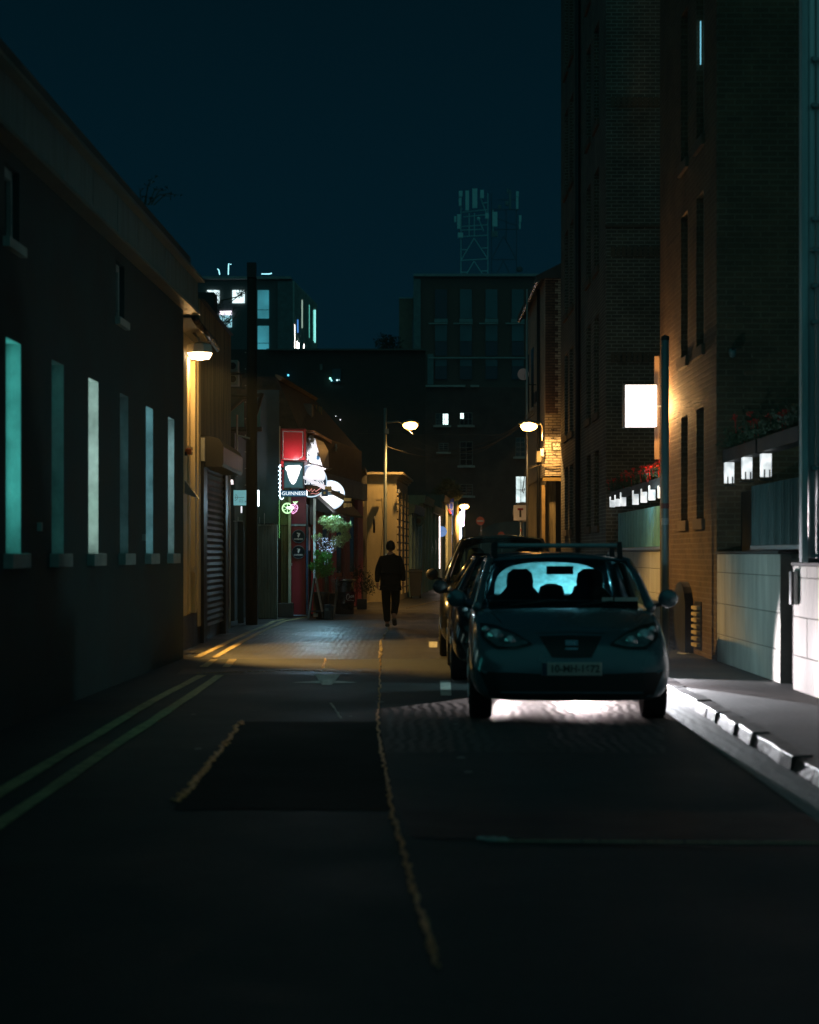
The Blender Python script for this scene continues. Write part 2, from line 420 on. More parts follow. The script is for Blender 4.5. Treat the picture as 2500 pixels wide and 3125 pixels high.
# pavement and granite kerb
vs = [(kerbx(d)+.16, d, z) for z in (.10,) for d in (-8, 11, 27, 60)] + [(4.6, d, .10) for d in (60, 27, 11, -8)]
struct(MB().prism([(v[0], v[1]) for v in vs], .0, .10, 'z').build('pavement', M_pave))
struct(MB().box(4.6, 12, -8, 60, 0, .098).build('pavement', M_pave))
mb = MB(); d = 6.0
while d < 58:
    L = random.uniform(.35, .95)
    x = kerbx(d) + random.uniform(-.015, .02); x2 = kerbx(d+L) + random.uniform(-.015, .02); h = .105 + random.uniform(-.01, .01)
    g = .006; c = random.uniform(.012, .03)
    mb.hexa([(x, d+g, .002), (x+.165, d+g, .002), (x2+.165, d+L-g, .002), (x2, d+L-g, .002)],
            [(x+c, d+g+.01, h), (x+.165, d+g, h+.005), (x2+.165, d+L-g, h+.005), (x2+c, d+L-g-.01, h+random.uniform(-.008, .008))])
    d += L
M_gran = mat('granite_kerb', (.012, .014, .016), .5, var=.5, scale=14, bump=1.0, bscale=26)
struct(mb.build('kerb', M_gran, bevel=.012))
struct(MB().add([(kerbx(d) - (.30 if k else -.01), d, .0105) for k, ds in ((0, (6, 11, 16, 21, 27)), (1, (27, 21, 16, 11, 6))) for d in ds], [tuple(range(10))]).build('gutter', road_mat('light_strip_gutter', .25, .6, .3)))  # pale strip puts the lamp light along the kerb into the colour
# gravel and grit in the gutter
mb = MB()
for _ in range(500):
    d = random.uniform(10, 19); x = kerbx(d) - abs(random.gauss(0, .10)) - .01; s = random.uniform(.002, .006)
    mb.add([(x-s, d, .004), (x, d-s, .004), (x+s, d, .004), (x, d+s, .004), (x, d, .004+s)], [(0,1,4),(1,2,4),(2,3,4),(3,0,4)])
o = mb.build('gutter_grit', M_gran); o['kind'] = 'stuff'; tag(o, 'loose grit lying along the lit gutter', 'grit')

# ------------------------------------------------------------------ left building with the row of narrow windows
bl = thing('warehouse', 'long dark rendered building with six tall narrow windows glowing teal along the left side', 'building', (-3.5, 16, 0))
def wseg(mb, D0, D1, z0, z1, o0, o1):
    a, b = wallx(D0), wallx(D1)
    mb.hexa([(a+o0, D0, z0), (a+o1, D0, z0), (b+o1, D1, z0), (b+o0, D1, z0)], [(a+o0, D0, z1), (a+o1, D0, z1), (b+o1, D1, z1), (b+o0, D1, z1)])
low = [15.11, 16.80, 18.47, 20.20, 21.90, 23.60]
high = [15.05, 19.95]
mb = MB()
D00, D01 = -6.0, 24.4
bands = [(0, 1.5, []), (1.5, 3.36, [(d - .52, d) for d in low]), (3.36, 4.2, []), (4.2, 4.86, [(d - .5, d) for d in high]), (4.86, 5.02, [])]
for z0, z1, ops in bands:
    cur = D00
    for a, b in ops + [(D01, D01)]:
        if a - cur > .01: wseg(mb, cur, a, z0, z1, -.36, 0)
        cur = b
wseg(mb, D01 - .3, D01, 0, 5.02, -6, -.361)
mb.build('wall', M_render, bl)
WCOL = [((.10, .80, .72), 1.7), ((.02, .50, .42), .16), ((.62, 1, .80), 3.0), ((.1, .4, .5), .07), ((.28, .72, .88), 1.35), ((.45, .78, .82), 1.5)]
M_rev = mat('reveal_paint', (.55, .60, .58), .7, var=.5, scale=1.8, bump=.3, stretch=(1, 1, .8))  # patchy tone puts the uneven window light into the paint colour
for i, d in enumerate(low):
    x = wallx(d)
    wn = MB(); wseg(wn, d - .52, d - .47, 1.5, 3.36, -.20, -.155); wseg(wn, d - .05, d - .004, 1.5, 3.36, -.20, -.155)
    wseg(wn, d - .47, d - .05, 3.30, 3.36, -.20, -.155); wseg(wn, d - .47, d - .05, 1.5, 1.56, -.20, -.155)
    wo = wn.build('window', M_sill, bl)
    pn = MB(); wseg(pn, d - .47, d - .05, 1.56, 3.30, -.19, -.175)
    pn.build('pane', emit('lit_pane_%d' % i, WCOL[i][0], WCOL[i][1], noise=2.2), wo)
    rv = MB(); wseg(rv, d - .004, d - .001, 1.5, 3.36, -.154, -.002); wseg(rv, d-.52, d-.004, 3.357, 3.359, -.154, -.002)
    rv.build('reveal', M_rev, wo)
    sl = MB(); wseg(sl, d - .60, d + .03, 1.37, 1.503, -.15, .085); sl.build('sill', M_sill, wo, bevel=.008)
for d in high:
    wn = MB(); wseg(wn, d-.5, d-.44, 4.2, 4.86, -.14, -.06); wseg(wn, d-.06, d, 4.2, 4.86, -.14, -.06); wseg(wn, d-.44, d-.06, 4.78, 4.86, -.14, -.06); wseg(wn, d-.44, d-.06, 4.2, 4.26, -.14, -.06)
    wo = wn.build('window', M_sill, bl)
    pn = MB(); wseg(pn, d-.44, d-.06, 4.26, 4.78, -.12, -.10); pn.build('pane', M_pane, wo)
    sl = MB(); wseg(sl, d-.56, d+.04, 4.12, 4.203, -.1, .06); sl.build('sill', M_sill, wo)
mb = MB(); d = D00                                       # boarded fascia, joints between the boards
while d < D01 + .5:
    L = random.uniform(.8, 1.5); e = min(d + L - .015, D01 + .5)
    wseg(mb, d, e, 5.02, 5.46, .02, .14 + random.uniform(-.004, .004)); d += L
mb.build('fascia', M_fascia, bl)
mb = MB(); wseg(mb, D00, D01 + .5, 4.985, 5.022, -.3, .17); wseg(mb, D00, D01 + .5, 5.46, 5.50, -.3, .24); mb.build('gutter', mat('gutter_metal', (.34, .31, .24), .35, metal=.5, bump=.1), bl)
mb = MB(); wseg(mb, D00, D01 + .5, 5.50, 5.83, -.5, .03)
a = []
for k in range(70):
    D = D00 + (D01 + .5 - D00) * k / 69
    a.append([(wallx(D) - .02, D, 5.83 + random.uniform(0, .05)), (wallx(D) - .4, D, 5.95 + random.uniform(0, .07)), (wallx(D) - 5, D, 6.1)])
mb.grid(a); mb.build('roof', M_slate, bl)
mb = MB()                                                # downpipe bracket, small fittings on the wall
for px, py in ((95, 2200), (97, 1990)): pass
for dd, zz in ((15.7, 1.75), (21.1, 1.7)): wseg(mb, dd, dd + .05, zz - .04, zz + .04, 0, .04)
mb.build('wall_bolt', M_sill, bl)
wd = thing('buddleia', 'scraggy weed sprouting from the parapet of the dark left building', 'plant', (X(450, 21), 21, 5.8))
stm = MB(); lv = MB()
for x0, x1, h, dy in ((430, 425, .30, 0), (445, 450, .42, .1), (455, 480, .36, .2), (462, 505, .30, .1), (470, 535, .26, .3), (440, 470, .5, -.1), (450, 520, .18, .2)):
    a = Vector((X(x0, 21), 21, 5.80)); b = Vector((X(x1, 21), 21+dy, 5.84 + h*.55)); m_ = a.lerp(b, .5) + Vector((0, 0, .08))
    stm.tube([a, m_, b], [.008, .006, .003], 5)
    for t in (.4, .7, 1.0): leaves(lv, a.lerp(m_, t) if t < .5 else m_.lerp(b, (t-.5)*2), (.03, .03, .03), 2, .06)
stm.build('stem', M_leafd, wd); lv.build('foliage', M_leafd, wd)

# recessed cream shopfront, lit by the wall lamp
cb = thing('cream_shopfront', 'cream painted shopfront strip beyond the dark building, lit by the amber wall lamp', 'building', (-3.6, 26.5, 0))
MB().box(-6, -3.53, 24.42, 28.4, .55, 4.95).build('wall', M_cream, cb)
MB().box(-6, -3.49, 24.42, 28.4, 0, .55).build('plinth', M_black, cb)
MB().prism([(-3.2, 4.95), (-3.53, 4.95), (-6, 6.1), (-6, 6.25), (-3.2, 5.05)], 24.9, 28.4).build('roof', M_slate, cb)
mb = MB(); mb.tube([(-3.14, 24.95, 4.94), (-3.22, 28.5, 4.92)], .05, 8); mb.build('gutter', mat('glossy_gutter', (.06, .05, .04), .25, metal=.4), cb, smooth=True)
for (a, b, z0, z1, o) in ((25.9, 26.3, .55, 4.6, .10), (26.75, 26.95, .55, 4.6, .07), (27.35, 27.6, .55, 4.6, .09), (28.05, 28.35, .3, 4.9, .06)):
    MB().box(-3.53, -3.53 + o, a, b, z0, z1).build('pilaster', M_cream, cb, bevel=.01)
for z in (3.05, 3.12): MB().box(-3.53, -3.40, 26.31, 26.74, z, z + .05).build('ledge', M_cream, cb)
MB().box(-3.53, -3.41, 26.96, 27.34, 1.2, 1.3).build('ledge', M_cream, cb)
MB().prism([(-3.43, 2.62), (-3.43, 2.42), (-3.22, 2.34)], 26.0, 26.2).build('vent_hood', M_steel, cb)
bb = thing('alarm_beacon', 'small orange beacon fixed to the cream shopfront', 'beacon', (-3.40, 26.1, 3.0))
MB().lathe([(.045, 0), (.05, .03), (.05, .07), (.02, .10)], (-3.38, 26.05, 3.02), 12).build('dome', mat('orange_plastic', (.75, .16, .03), .3), bb, smooth=True)
MB().box(-3.45, -3.40, 26.0, 26.1, 3.0, 3.06).build('bracket', M_black, bb)

# wall lamp
lp = P(610, 1078, 26.6)
wl = thing('wall_lamp', 'amber floodlight with a pale faceted hood on the corner of the left building', 'lamp', lp)
M_hood = mat('pale_lamp_hood', (.72, .68, .60), .5, var=.1, bump=0)
def ring(rx, ry, z, n=8): return [(lp.x + rx*math.cos(2*math.pi*(k+.5)/n), lp.y + ry*math.sin(2*math.pi*(k+.5)/n), lp.z + z) for k in range(n)]
MB().grid([ring(.10, .10, .165), ring(.19, .17, .13), ring(.205, .19, .04), ring(.205, .19, .0)], close=True).add(ring(.10, .10, .165), [tuple(range(8))]).build('hood', M_hood, wl)
MB().grid([ring(.198, .185, -.002), ring(.15, .14, -.085), ring(.05, .05, -.10)], close=True).add(ring(.05, .05, -.10), [tuple(reversed(range(8)))]).build('lens', emit('floodlight_lens', (1, .68, .36), 14), wl)
MB().tube([lp + Vector((0, 0, .16)), lp + Vector((-.03, 0, .24)), lp + Vector((-.16, .1, .38)), lp + Vector((-.38, .25, .50))], .022, 8).build('arm', M_steel, wl, smooth=True)
MB().box(lp.x - .32, lp.x - .24, lp.y - .3, lp.y + .1, lp.z + .42, lp.z + .56).build('bracket', M_black, wl)
spot('lamp_light', lp + Vector((0, 0, -.13)), lp + Vector((0, .885, -.465)), 75, (1, .56, .17), 176, .03, .03)

# roller shutter unit
rs = thing('shutter_unit', 'dark shop unit closed by a slatted roller shutter, stained wall above', 'building', (-3.6, 30.5, 0))
MB().box(-6, -3.55, 28.41, 33.2, 0, 3.5).build('wall', M_black, rs)
MB().box(-6, -3.50, 28.41, 33.2, 3.5, 5.75).build('stained_wall', M_stain, rs)
mb = MB(); rows = []
for k in range(60):
    z = .25 + k * .0525
    rows.append([(-3.50 if k % 2 else -3.475, 29.0, z), (-3.50 if k % 2 else -3.475, 31.9, z)])
mb.grid(rows); mb.build('shutter', M_shutter, rs)
MB().box(-3.55, -3.44, 28.5, 29.0, 0, 3.45).build('shutter_guide', M_black, rs); MB().box(-3.55, -3.44, 31.9, 32.4, 0, 3.45).build('shutter_guide', M_black, rs)
mb = MB(); mb.tube([(-3.38, 31.96, .2), (-3.38, 31.96, 3.3)], .018, 6); mb.build('conduit', M_steel, rs)
MB().prism([(-3.55, 3.46), (-3.55, 2.97), (-3.16, 2.97), (-3.13, 3.02), (-3.13, 3.30), (-3.2, 3.42), (-3.35, 3.46)], 28.6, 32.0).build('shutter_box', mat('stained_metal', (.20, .17, .10), .5, metal=.4, var=.6, stretch=(5, 5, .6)), rs)
MB().prism([(-3.56, 3.47), (-3.56, 2.96), (-3.15, 2.96), (-3.12, 3.02), (-3.12, 3.31), (-3.19, 3.43), (-3.35, 3.47)], 28.56, 28.599).build('shaded_end', M_black, rs)  # black sheet: the shade on this end is put into its colour
MB().box(-3.52, -3.42, 28.45, 28.555, 3.05, 3.44).build('junction_box', M_sill, rs)
MB().prism([(-3.9, 5.75), (-3.42, 5.75), (-3.9, 5.86), (-6, 6.4)], 28.41, 33.2).build('roof', M_slate, rs)
mb = MB(); mb.tube([(-3.35, 33.1, 3.0), (-3.35, 33.1, 4.2)], .02, 6); mb.tube([(-3.35, 33.1, 3.8), (-3.1, 33.1, 3.74)], .02, 6); mb.build('bracket_pipe', M_steel, rs)

# dark yard and sheds between the shutter unit and the pub
yd = thing('yard_building', 'dark low building with a slanting teal panel behind the wooden pole', 'building', (-5, 37, 0))
MB().box(-9, -3.9, 38.0, 44, 0, 4.2).build('wall', mat('dark_yard_wall', (.05, .055, .05), .85), yd)
MB().add([P(700, 1260, 37.9), P(745, 1225, 37.9), P(745, 1306, 37.9), P(700, 1306, 37.9)], [(0, 1, 2, 3)]).add([P(764, 1240, 37.9), P(795, 1222, 37.9), P(795, 1306, 37.9), P(764, 1306, 37.9)], [(0, 1, 2, 3)]).build('gable_panel', mat('teal_panel', (.10, .34, .32), .6), yd)
mb = MB(); q = [P(690, 1262, 37.7), P(740, 1215, 37.7), P(795, 1205, 37.7)]; mb.tube(q, .05, 6); mb.tube([P(690, 1310, 37.7), P(800, 1310, 37.7)], .06, 6); mb.tube([P(690, 1206, 36.9), P(765, 1209, 36.9)], .035, 6); mb.tube([P(800, 1200, 37.2), P(772, 1290, 37.2)], .05, 6); mb.build('roof_edge', M_black, yd)
MB().box(-8, -4.2, 39, 40, 4.2, 5.5).build('plant_room', mat('dark_yard_wall', (.05, .055, .05)), yd)
for i, (px, py) in enumerate(((712, 1118), (712, 1158))):
    c = P(px, py, 37.5)
    ac = thing('air_conditioner', ('upper' if i == 0 else 'lower') + ' of two pale air conditioning units stacked beside the wooden pole', 'air conditioner', c, 0, 'air conditioning units by the pole')
    MB().box(c.x - .16, c.x + .11, 37.4, 37.8, c.z - .13, c.z + .13).build('casing', mat('ac_casing', (.30, .34, .32), .5), ac, bevel=.01)
    MB().lathe([(.075, 0), (.075, .01)], (c.x, 37.385, c.z), 14, 'y').build('fan_grille', M_black, ac)
mb = MB()
for a, b in (((690, 1182), (750, 1184)), ((690, 1142), (750, 1140)), ((703, 1184), (703, 1142)), ((735, 1184), (735, 1140))): mb.tube([P(*a, 37.35), P(*b, 37.35)], .022, 6)
tag(mb.build('bracket', M_black), 'dark pipe frame carrying the air conditioning units', 'bracket')
ps = thing('poster_board', 'pale teal lit poster board with a swirl drawing, behind the wooden pole', 'sign', P(750, 1543, 37.3))
a, b = P(713, 1542, 37.3), P(790, 1496, 37.3)
MB().box(a.x, b.x - .02, 37.3, 37.36, a.z, b.z).build('board', emit('poster_face', (.16, .42, .45), .75, base=(.3, .5, .5)), ps)
MB().box(b.x - .018, b.x, 37.28, 37.38, a.z - .02, b.z).build('light_tube', emit('poster_tube', (.85, .95, 1), 6), ps)
mb = MB(); cx, cz = X(716, 37.3), Z(1518, 37.3)
arc = lambda r, t0, t1, ox=0: [(cx + ox + r*math.cos(R(t)), 37.285, cz + r*math.sin(R(t))) for t in range(t0, t1, 12)]
mb.tube(arc(.068, -85, 80), .0035, 4); mb.tube(arc(.034, -80, 90), .003, 4); mb.tube([(cx, 37.285, cz), (cx + .07, 37.285, cz + .004), (cx + .13, 37.285, cz - .004), (cx + .21, 37.285, cz + .002)], .0035, 4)
mb.build('swirl', M_black, ps)
text('lettering', 'J E S S', .028, (X(736, 37.3), 37.29, Z(1526, 37.3)), M_black, ps)
text('lettering', 'M I C K', .028, (X(736, 37.3), 37.29, Z(1531.5, 37.3)), M_black, ps)
st = P(737, 1555, 37.2)
tag(MB().box(st.x - .014, st.x + .014, 37.2, 37.23, Z(1565, 37.2), Z(1545, 37.2)).build('strip_light', emit('small_tube', (.9, .9, .95), 1.2)), 'short vertical light strip below the poster board', 'light')
q = P(705, 1470, 35)
tag(MB().add([P(699, 1471, 35), P(702, 1463, 35), P(703, 1471, 35)], [(0, 1, 2)]).add([P(704, 1472, 35), P(705, 1464, 35), P(711, 1465, 35), P(712, 1474, 35)], [(0, 1, 2, 3)]).prism([(X(698, 35), Z(1476, 35)), (X(713, 35), Z(1476, 35)), (X(713, 35), Z(1477.5, 35)), (X(698, 35), Z(1477.5, 35))], 35.0, 35.02).build('window_glint', emit('white_pane', (1, .85, .85), 3)), 'tiny lit pane glowing beside the roller shutter', 'light')
fn = thing('yard_gate', 'weathered grey board gate beside the dark left gable of the pub', 'gate', (-3.4, 38.8, 0))
for i in range(5):
    x0 = X(788, 39) + i * .072
    MB().box(x0, x0 + .066, 39.0, 39.03, .02, Z(1599 + i * 1.6, 39)).build('board', M_wood2, fn)
mb = MB(); mb.box(X(788, 39), X(838, 39), 38.97, 38.995, Z(1606, 39), Z(1601, 39)); mb.build('rail', M_wood2, fn)
MB().box(X(836, 39.1), X(847, 39.1), 39.04, 39.2, 0, Z(1601, 39.1)).build('post', M_wood2, fn)
MB().box(X(790, 39.2), X(836, 39.2), 39.22, 39.3, 0, Z(1597, 39.2)).build('panel', M_black, fn)
gp = thing('garden_gate', 'dull dark teal door with a thin rail, left of the wooden pole', 'gate', (-3.75, 36.6, 0))
MB().box(X(726, 36.8), X(744, 36.8), 36.8, 36.86, 0, Z(1592, 36.8)).build('door', mat('teal_door', (.04, .09, .10), .6), gp)
mb = MB(); mb.box(X(713, 36.8), X(741, 36.8), 36.74, 36.76, Z(1591.5, 36.8), Z(1589.5, 36.8)); mb.box(X(727, 36.8), X(728.5, 36.8), 36.74, 36.76, Z(1592, 36.8), Z(1577, 36.8)); mb.build('rail', M_steel, gp)
ml = thing('pipe_posts', 'two thin metal uprights rising above the grey board gate', 'post', (-3.3, 38.6, 0))
MB().tube([P(807, 1600, 38.7), P(807, 1566, 38.7)], .008, 5).build('post', M_steel, ml); MB().tube([P(792.5, 1598, 38.7), P(792.5, 1578, 38.7)], .008, 5).build('post', M_steel, ml)
# wooden pole
up = thing('utility_pole', 'thick dark wooden utility pole standing left of the pub', 'pole', (X(768, 36), 36, 0))
MB().tube([(X(768, 36), 36, 0), (X(769, 36), 36, 3.5), (X(769, 36), 36, Z(850, 36))], [.125, .115, .098], 14).build('shaft', mat('tarred_wood', (.02, .018, .014), .8, var=.4, stretch=(9, 9, .5), bump=.5), up, smooth=True)
MB().box(X(755, 36), X(782, 36), 35.9, 36.1, Z(848, 36), Z(803, 36)).build('cap_box', M_black, up)
mb = MB()
for k in range(10): mb.tube([(X(752, 36), 35.95, 2.6 + k * .35), (X(748, 36), 35.95, 2.6 + k * .35)], .01, 5)
mb.build('step', M_steel, up)
# bare branches and ivy against the far windows
mb = MB()
for _ in range(9):
    p0 = P(random.uniform(655, 690), random.uniform(990, 1020), 34); p = p0; pts = [p0]
    for k in range(6):
        p = p + Vector((random.uniform(.0, .12), random.uniform(-.1, .1), random.uniform(.0, .13))); pts.append(p)
    mb.tube(pts, [.014 - .002 * k for k in range(7)], 5)
for c, n, r in ((P(655, 905, 34), 130, .16), (P(663, 930, 34), 90, .12), (P(640, 960, 34), 200, .28), (P(676, 960, 34), 60, .12), (P(735, 895, 34), 90, .09), (P(690, 985, 34), 70, .1)):
    leaves(mb, c, (r, r, r), n, .05)
mb.tube([P(670, 918, 34), P(700, 912, 34), P(725, 905, 34), P(752, 885, 34)], .012, 5); mb.tube([P(700, 925, 34), P(730, 902, 34), P(748, 895, 34)], .010, 5)
tag(mb.build('climbing_shrub', M_leafd), 'straggly dark shrub on the roof above the stained wall', 'shrub')
ch = thing('stepped_parapet', 'black stepped parapet behind the stained wall, topped by the shrub', 'wall', (-4, 34, 0))
mb = MB(); mb.box(-8, X(655, 33.4), 33.3, 33.9, 0, Z(894, 33.4)); mb.build('upper_block', M_black, ch)
MB().prism([(-8, 0), (X(750, 33.5), 0), (X(748, 33.5), Z(1180, 33.5)), (X(690, 33.5), Z(1000, 33.5)), (X(655, 33.5), Z(955, 33.5)), (-8, Z(955, 33.5))][::-1], 33.91, 34.3).build('lower_block', M_black, ch) if False else MB().prism([(-8, 0), (X(692, 33.5), 0), (X(692, 33.5), Z(1000, 33.5)), (X(655, 33.5), Z(955, 33.5)), (-8, Z(955, 33.5))], 33.91, 34.3).build('lower_block', M_stain, ch)

# ------------------------------------------------------------------ the pub
pub = thing('pub', 'corner pub with red and black painted front covered in glowing beer signs', 'pub', (-2.5, 41, 0))
def sx(D): return -2.43 + (D - 40.35) * .122            # street front of the pub
M_pubwall = mat('pub_gable_render', (.07, .12, .13), .75, var=.2, bump=.3)
MB().prism([(-9, 40.6), (X(935, 40.6), 40.6), (sx(49) , 49), (-9, 49)], 0, 4.45, 'z').build('wall', mat('pub_dark_wall', (.03, .02, .022), .6), pub)
MB().box(X(785, 40.5), X(852, 40.5), 40.5, 40.59, 0, Z(1190, 40.5)).build('gable', M_pubwall, pub)
MB().box(X(852, 40.3), X(855, 40.3), 40.3, 40.49, Z(1580, 40.3), Z(1300, 40.3)).build('corner_trim', M_steel, pub)
mb = MB()
mb.add([(-2.62, 40.6, 4.45), (-3.17, 40.6, 5.72), (-2.78, 49, 6.0), (sx(49) - .05, 49, 4.45), (-3.9, 40.6, 4.45), (-4.2, 40.6, 5.72), (-4.2, 49, 6.0)],
       [(0, 1, 2, 3), (0, 4, 5, 1), (1, 5, 6, 2)])
mb.build('mansard_roof', mat('brown_tiles', (.075, .055, .04), .75, var=.6, scale=5, bump=.8, bscale=14), pub)
mb = MB(); mb.hexa([(-3.19, 40.5, 5.72), (-3.10, 40.5, 5.62), (-2.70, 49, 5.90), (-2.78, 49, 6.0)], [(-3.19, 40.5, 5.78), (-3.0, 40.5, 5.70), (-2.62, 49, 5.96), (-2.78, 49, 6.06)]); mb.build('ridge_edge', mat('ridge_lead', (.26, .18, .10), .7), pub)
c = P(932, 1275, 45)
MB().box(c.x - .18, c.x + .18, 44.8, 45.6, c.z - .5, c.z + .35).build('dormer', mat('dormer_paint', (.25, .24, .22), .7), pub)
for px in (941, 948, 957, 966, 975, 981):
    MB().tube([(X(px, 47.5), 47.5, Z(1332, 47.5)), (X(px, 47.5), 47.5, Z(1228 + (px - 941) * .35, 47.5))], .022, 8).build('drainpipe', mat('copper_pipe', (.42, .20, .08), .3, metal=.8, bump=.1), pub, smooth=True)
# corner fascia panel in red
a, b = P(856, 1405, 40.1), P(934, 1307, 40.1)
fp = MB().box(a.x, b.x, 40.1, 40.58, a.z, b.z).build('corner_fascia', M_red, pub, bevel=.02)
mb = MB(); fr = [(864, 1316), (925, 1318), (924, 1392), (908, 1404), (864, 1400)]; q = [P(*t, 40.07) for t in fr] + [P(*fr[0], 40.07)]
for u, v in zip(q[:-1], q[1:]): mb.tube([u, v], .011, 6)
mb.build('moulding', M_sill, fp)
# floodlit bay along the street front
def ppt(px, py, D): return P(px, py, D)
MB().hexa([P(934, 1318, 40.3), P(958, 1318, 40.3), P(1030, 1366, 45.4), P(1000, 1366, 45.4)], [P(934, 1312, 40.3), P(958, 1313, 40.3), P(1030, 1353, 45.4), P(1000, 1353, 45.4)]).build('canopy', mat('copper_canopy', (.40, .16, .07), .45, metal=.4, var=.5, scale=8, bump=.8, bscale=20), pub)
MB().hexa([P(940, 1412, 41), P(985, 1428, 41.0), P(1010, 1428, 44.5), P(960, 1412, 44.5)], [P(944, 1338, 41), P(962, 1338, 41), P(1008, 1358, 44.5), P(960, 1350, 44.5)]).build('bay_panel', mat('white_bay_paint', (.82, .80, .82), .35, var=.08, bump=.1), pub)
mb = MB(); mb.box(X(966, 40.9), X(976, 40.9), 40.86, 40.88, Z(1404, 40.9), Z(1392, 40.9)); mb.build('house_number', M_blue, pub)
MB().hexa([P(938, 1425, 40.8), P(985, 1436, 40.8), P(1008, 1436, 44), P(960, 1425, 44)], [P(934, 1414, 40.8), P(996, 1430, 40.8), P(1015, 1430, 44), P(960, 1414, 44)]).build('bay_base', mat('stone_bracket', (.55, .50, .44), .6), pub)
def scroll(pxs, D, name, m, k):
    mb = MB()
    c1 = P(pxs[0], pxs[1], D); r = k
    sp = [(c1.x + r*(1 - t/14)*math.cos(R(90 + t*38)), D - .01*t*.2, c1.z + r*(1 - t/14)*math.sin(R(90 + t*38))) for t in range(13)]
    mb.tube(sp, k*.22, 7)
    q = [Vector((c1.x - r, D, c1.z + .3*r)), P(pxs[0]-4, pxs[1]+26, D), P(pxs[2], pxs[3]-22, D), P(pxs[2]-3, pxs[3], D)]
    mb.tube(q, [k*.28, k*.34, k*.3, k*.34], 8)
    c2 = P(pxs[2]+2, pxs[3]-6, D)
    sp = [(c2.x + r*.55*(1 - t/12)*math.cos(R(-90 - t*38)), D, c2.z + r*.55*(1 - t/12)*math.sin(R(-90 - t*38))) for t in range(10)]
    mb.tube(sp, k*.16, 7)
    mb.hexa([(c1.x-.5*r, D+.02, c1.z-r), (c1.x+.5*r, D+.02, c1.z-r), (c1.x+.3*r, D+.35, c1.z-r), (c1.x-.5*r, D+.35, c1.z-r)], [(c1.x-.5*r, D+.02, c1.z+r), (c1.x+.5*r, D+.02, c1.z+r), (c1.x+.3*r, D+.35, c1.z+r), (c1.x-.5*r, D+.35, c1.z+r)])
    return mb.build(name, m, pub, smooth=True)
M_plaster = mat('scroll_plaster', (.62, .62, .58), .55, var=.2, bump=.2)
scroll((952, 1341, 938, 1402), 40.7, 'scroll_bracket', M_plaster, .095)
scroll((1022, 1366, 1006, 1428), 44.6, 'scroll_bracket', M_plaster, .10)
# corner pilaster and door below
mb = MB(); x0, x1 = X(858, 40.2), X(886, 40.2); w = (x1 - x0) / 7
for k in range(7):
    mb.box(x0 + k*w, x0 + (k+1)*w, 40.2 if k % 2 == 0 else 40.235, 40.5, Z(1840, 40.2), Z(1420, 40.2))
mb.build('corner_pilaster', M_green, pub)
MB().box(X(856, 40.15), X(888, 40.15), 40.15, 40.5, Z(1602, 40.15), Z(1580, 40.15)).build('pilaster_band', M_green, pub)
MB().box(X(857, 40.15), X(866, 40.15), 40.12, 40.2, Z(1500, 40.15), Z(1407, 40.15)).build('red_batten', M_red, pub)
MB().box(X(848, 40.1), X(894, 40.1), 40.05, 40.5, 0, Z(1840, 40.1)).build('pilaster_base', mat('dark_plinth', (.05, .045, .035), .6), pub, bevel=.02)
MB().box(X(880.5, 40.1), X(888, 40.1), 40.08, 40.199, Z(1885, 40.1), Z(1500, 40.1)).build('pale_architrave', mat('architrave', (.52, .50, .34), .4), pub)
MB().box(X(888.5, 40.4), X(934, 40.4), 40.45, 40.58, Z(1598, 40.4), Z(1500, 40.4)).build('fanlight_panel', mat('magenta_panel', (.45, .03, .10), .4), pub)
dr = MB().box(X(889, 40.4), X(933, 40.4), 40.42, 40.5, Z(1876, 40.4), Z(1606, 40.4)).build('door', mat('door_red', (.30, .02, .035), .35, var=.15), pub, bevel=.01)
MB().box(X(888.3, 40.3), X(937, 40.3), 40.36, 40.419, Z(1605, 40.3), Z(1599, 40.3)).build('transom', mat('pale_blue_trim', (.40, .52, .66), .3), pub)
MB().box(X(890, 40.3), X(935, 40.3), 40.36, 40.419, Z(1880, 40.3), Z(1876.5, 40.3)).build('threshold', mat('pale_blue_trim', (.4, .5, .6)), pub)
MB().box(X(886.5, 40.3), X(892, 40.3), 40.30, 40.34, Z(1727, 40.3), Z(1718, 40.3)).build('handle', M_steel, dr)
HARP = [(-.34, .42), (-.18, .50), (.0, .44), (.16, .40), (.30, .46), (.36, .40), (.30, .1), (.16, -.22), (.02, -.48), (-.05, -.50), (-.14, -.30), (-.2, -.05), (-.06, .18), (-.02, .28), (-.16, .34), (-.30, .34)]
for zc in (1637, 1685):
    q = P(910.6, zc, 40.3)
    dd = MB().lathe([(.152, 0), (.152, -.03), (.142, -.04)], (q.x, 40.40, q.z), 32, 'y').build('disc_sign', mat('disc_navy', (.006, .022, .035), .6, spec=.1), pub, smooth=False)
    MB().grid([[(q.x+rr_*math.cos(2*math.pi*j/32), 40.40+dy, q.z+rr_*math.sin(2*math.pi*j/32)) for j in range(32)] for rr_, dy in ((.152, -.002), (.158, -.01), (.158, -.04), (.149, -.046), (.145, -.038))], close=True).build('rim', mat('disc_rim', (.20, .30, .38), .3), dd)
    MB().prism([(q.x + u*.115, q.z + .03 + v*.115) for u, v in HARP][::-1], 40.347, 40.355).build('harp_emblem', mat('pale_print', (.85, .9, .95), .4, bump=0), dd)
    text('lettering', 'GUINNESS', .050, (q.x, 40.35, q.z - .066), mat('white_print', (.85, .9, .92), .4, bump=0), dd, sx=.92, bold=.0015)
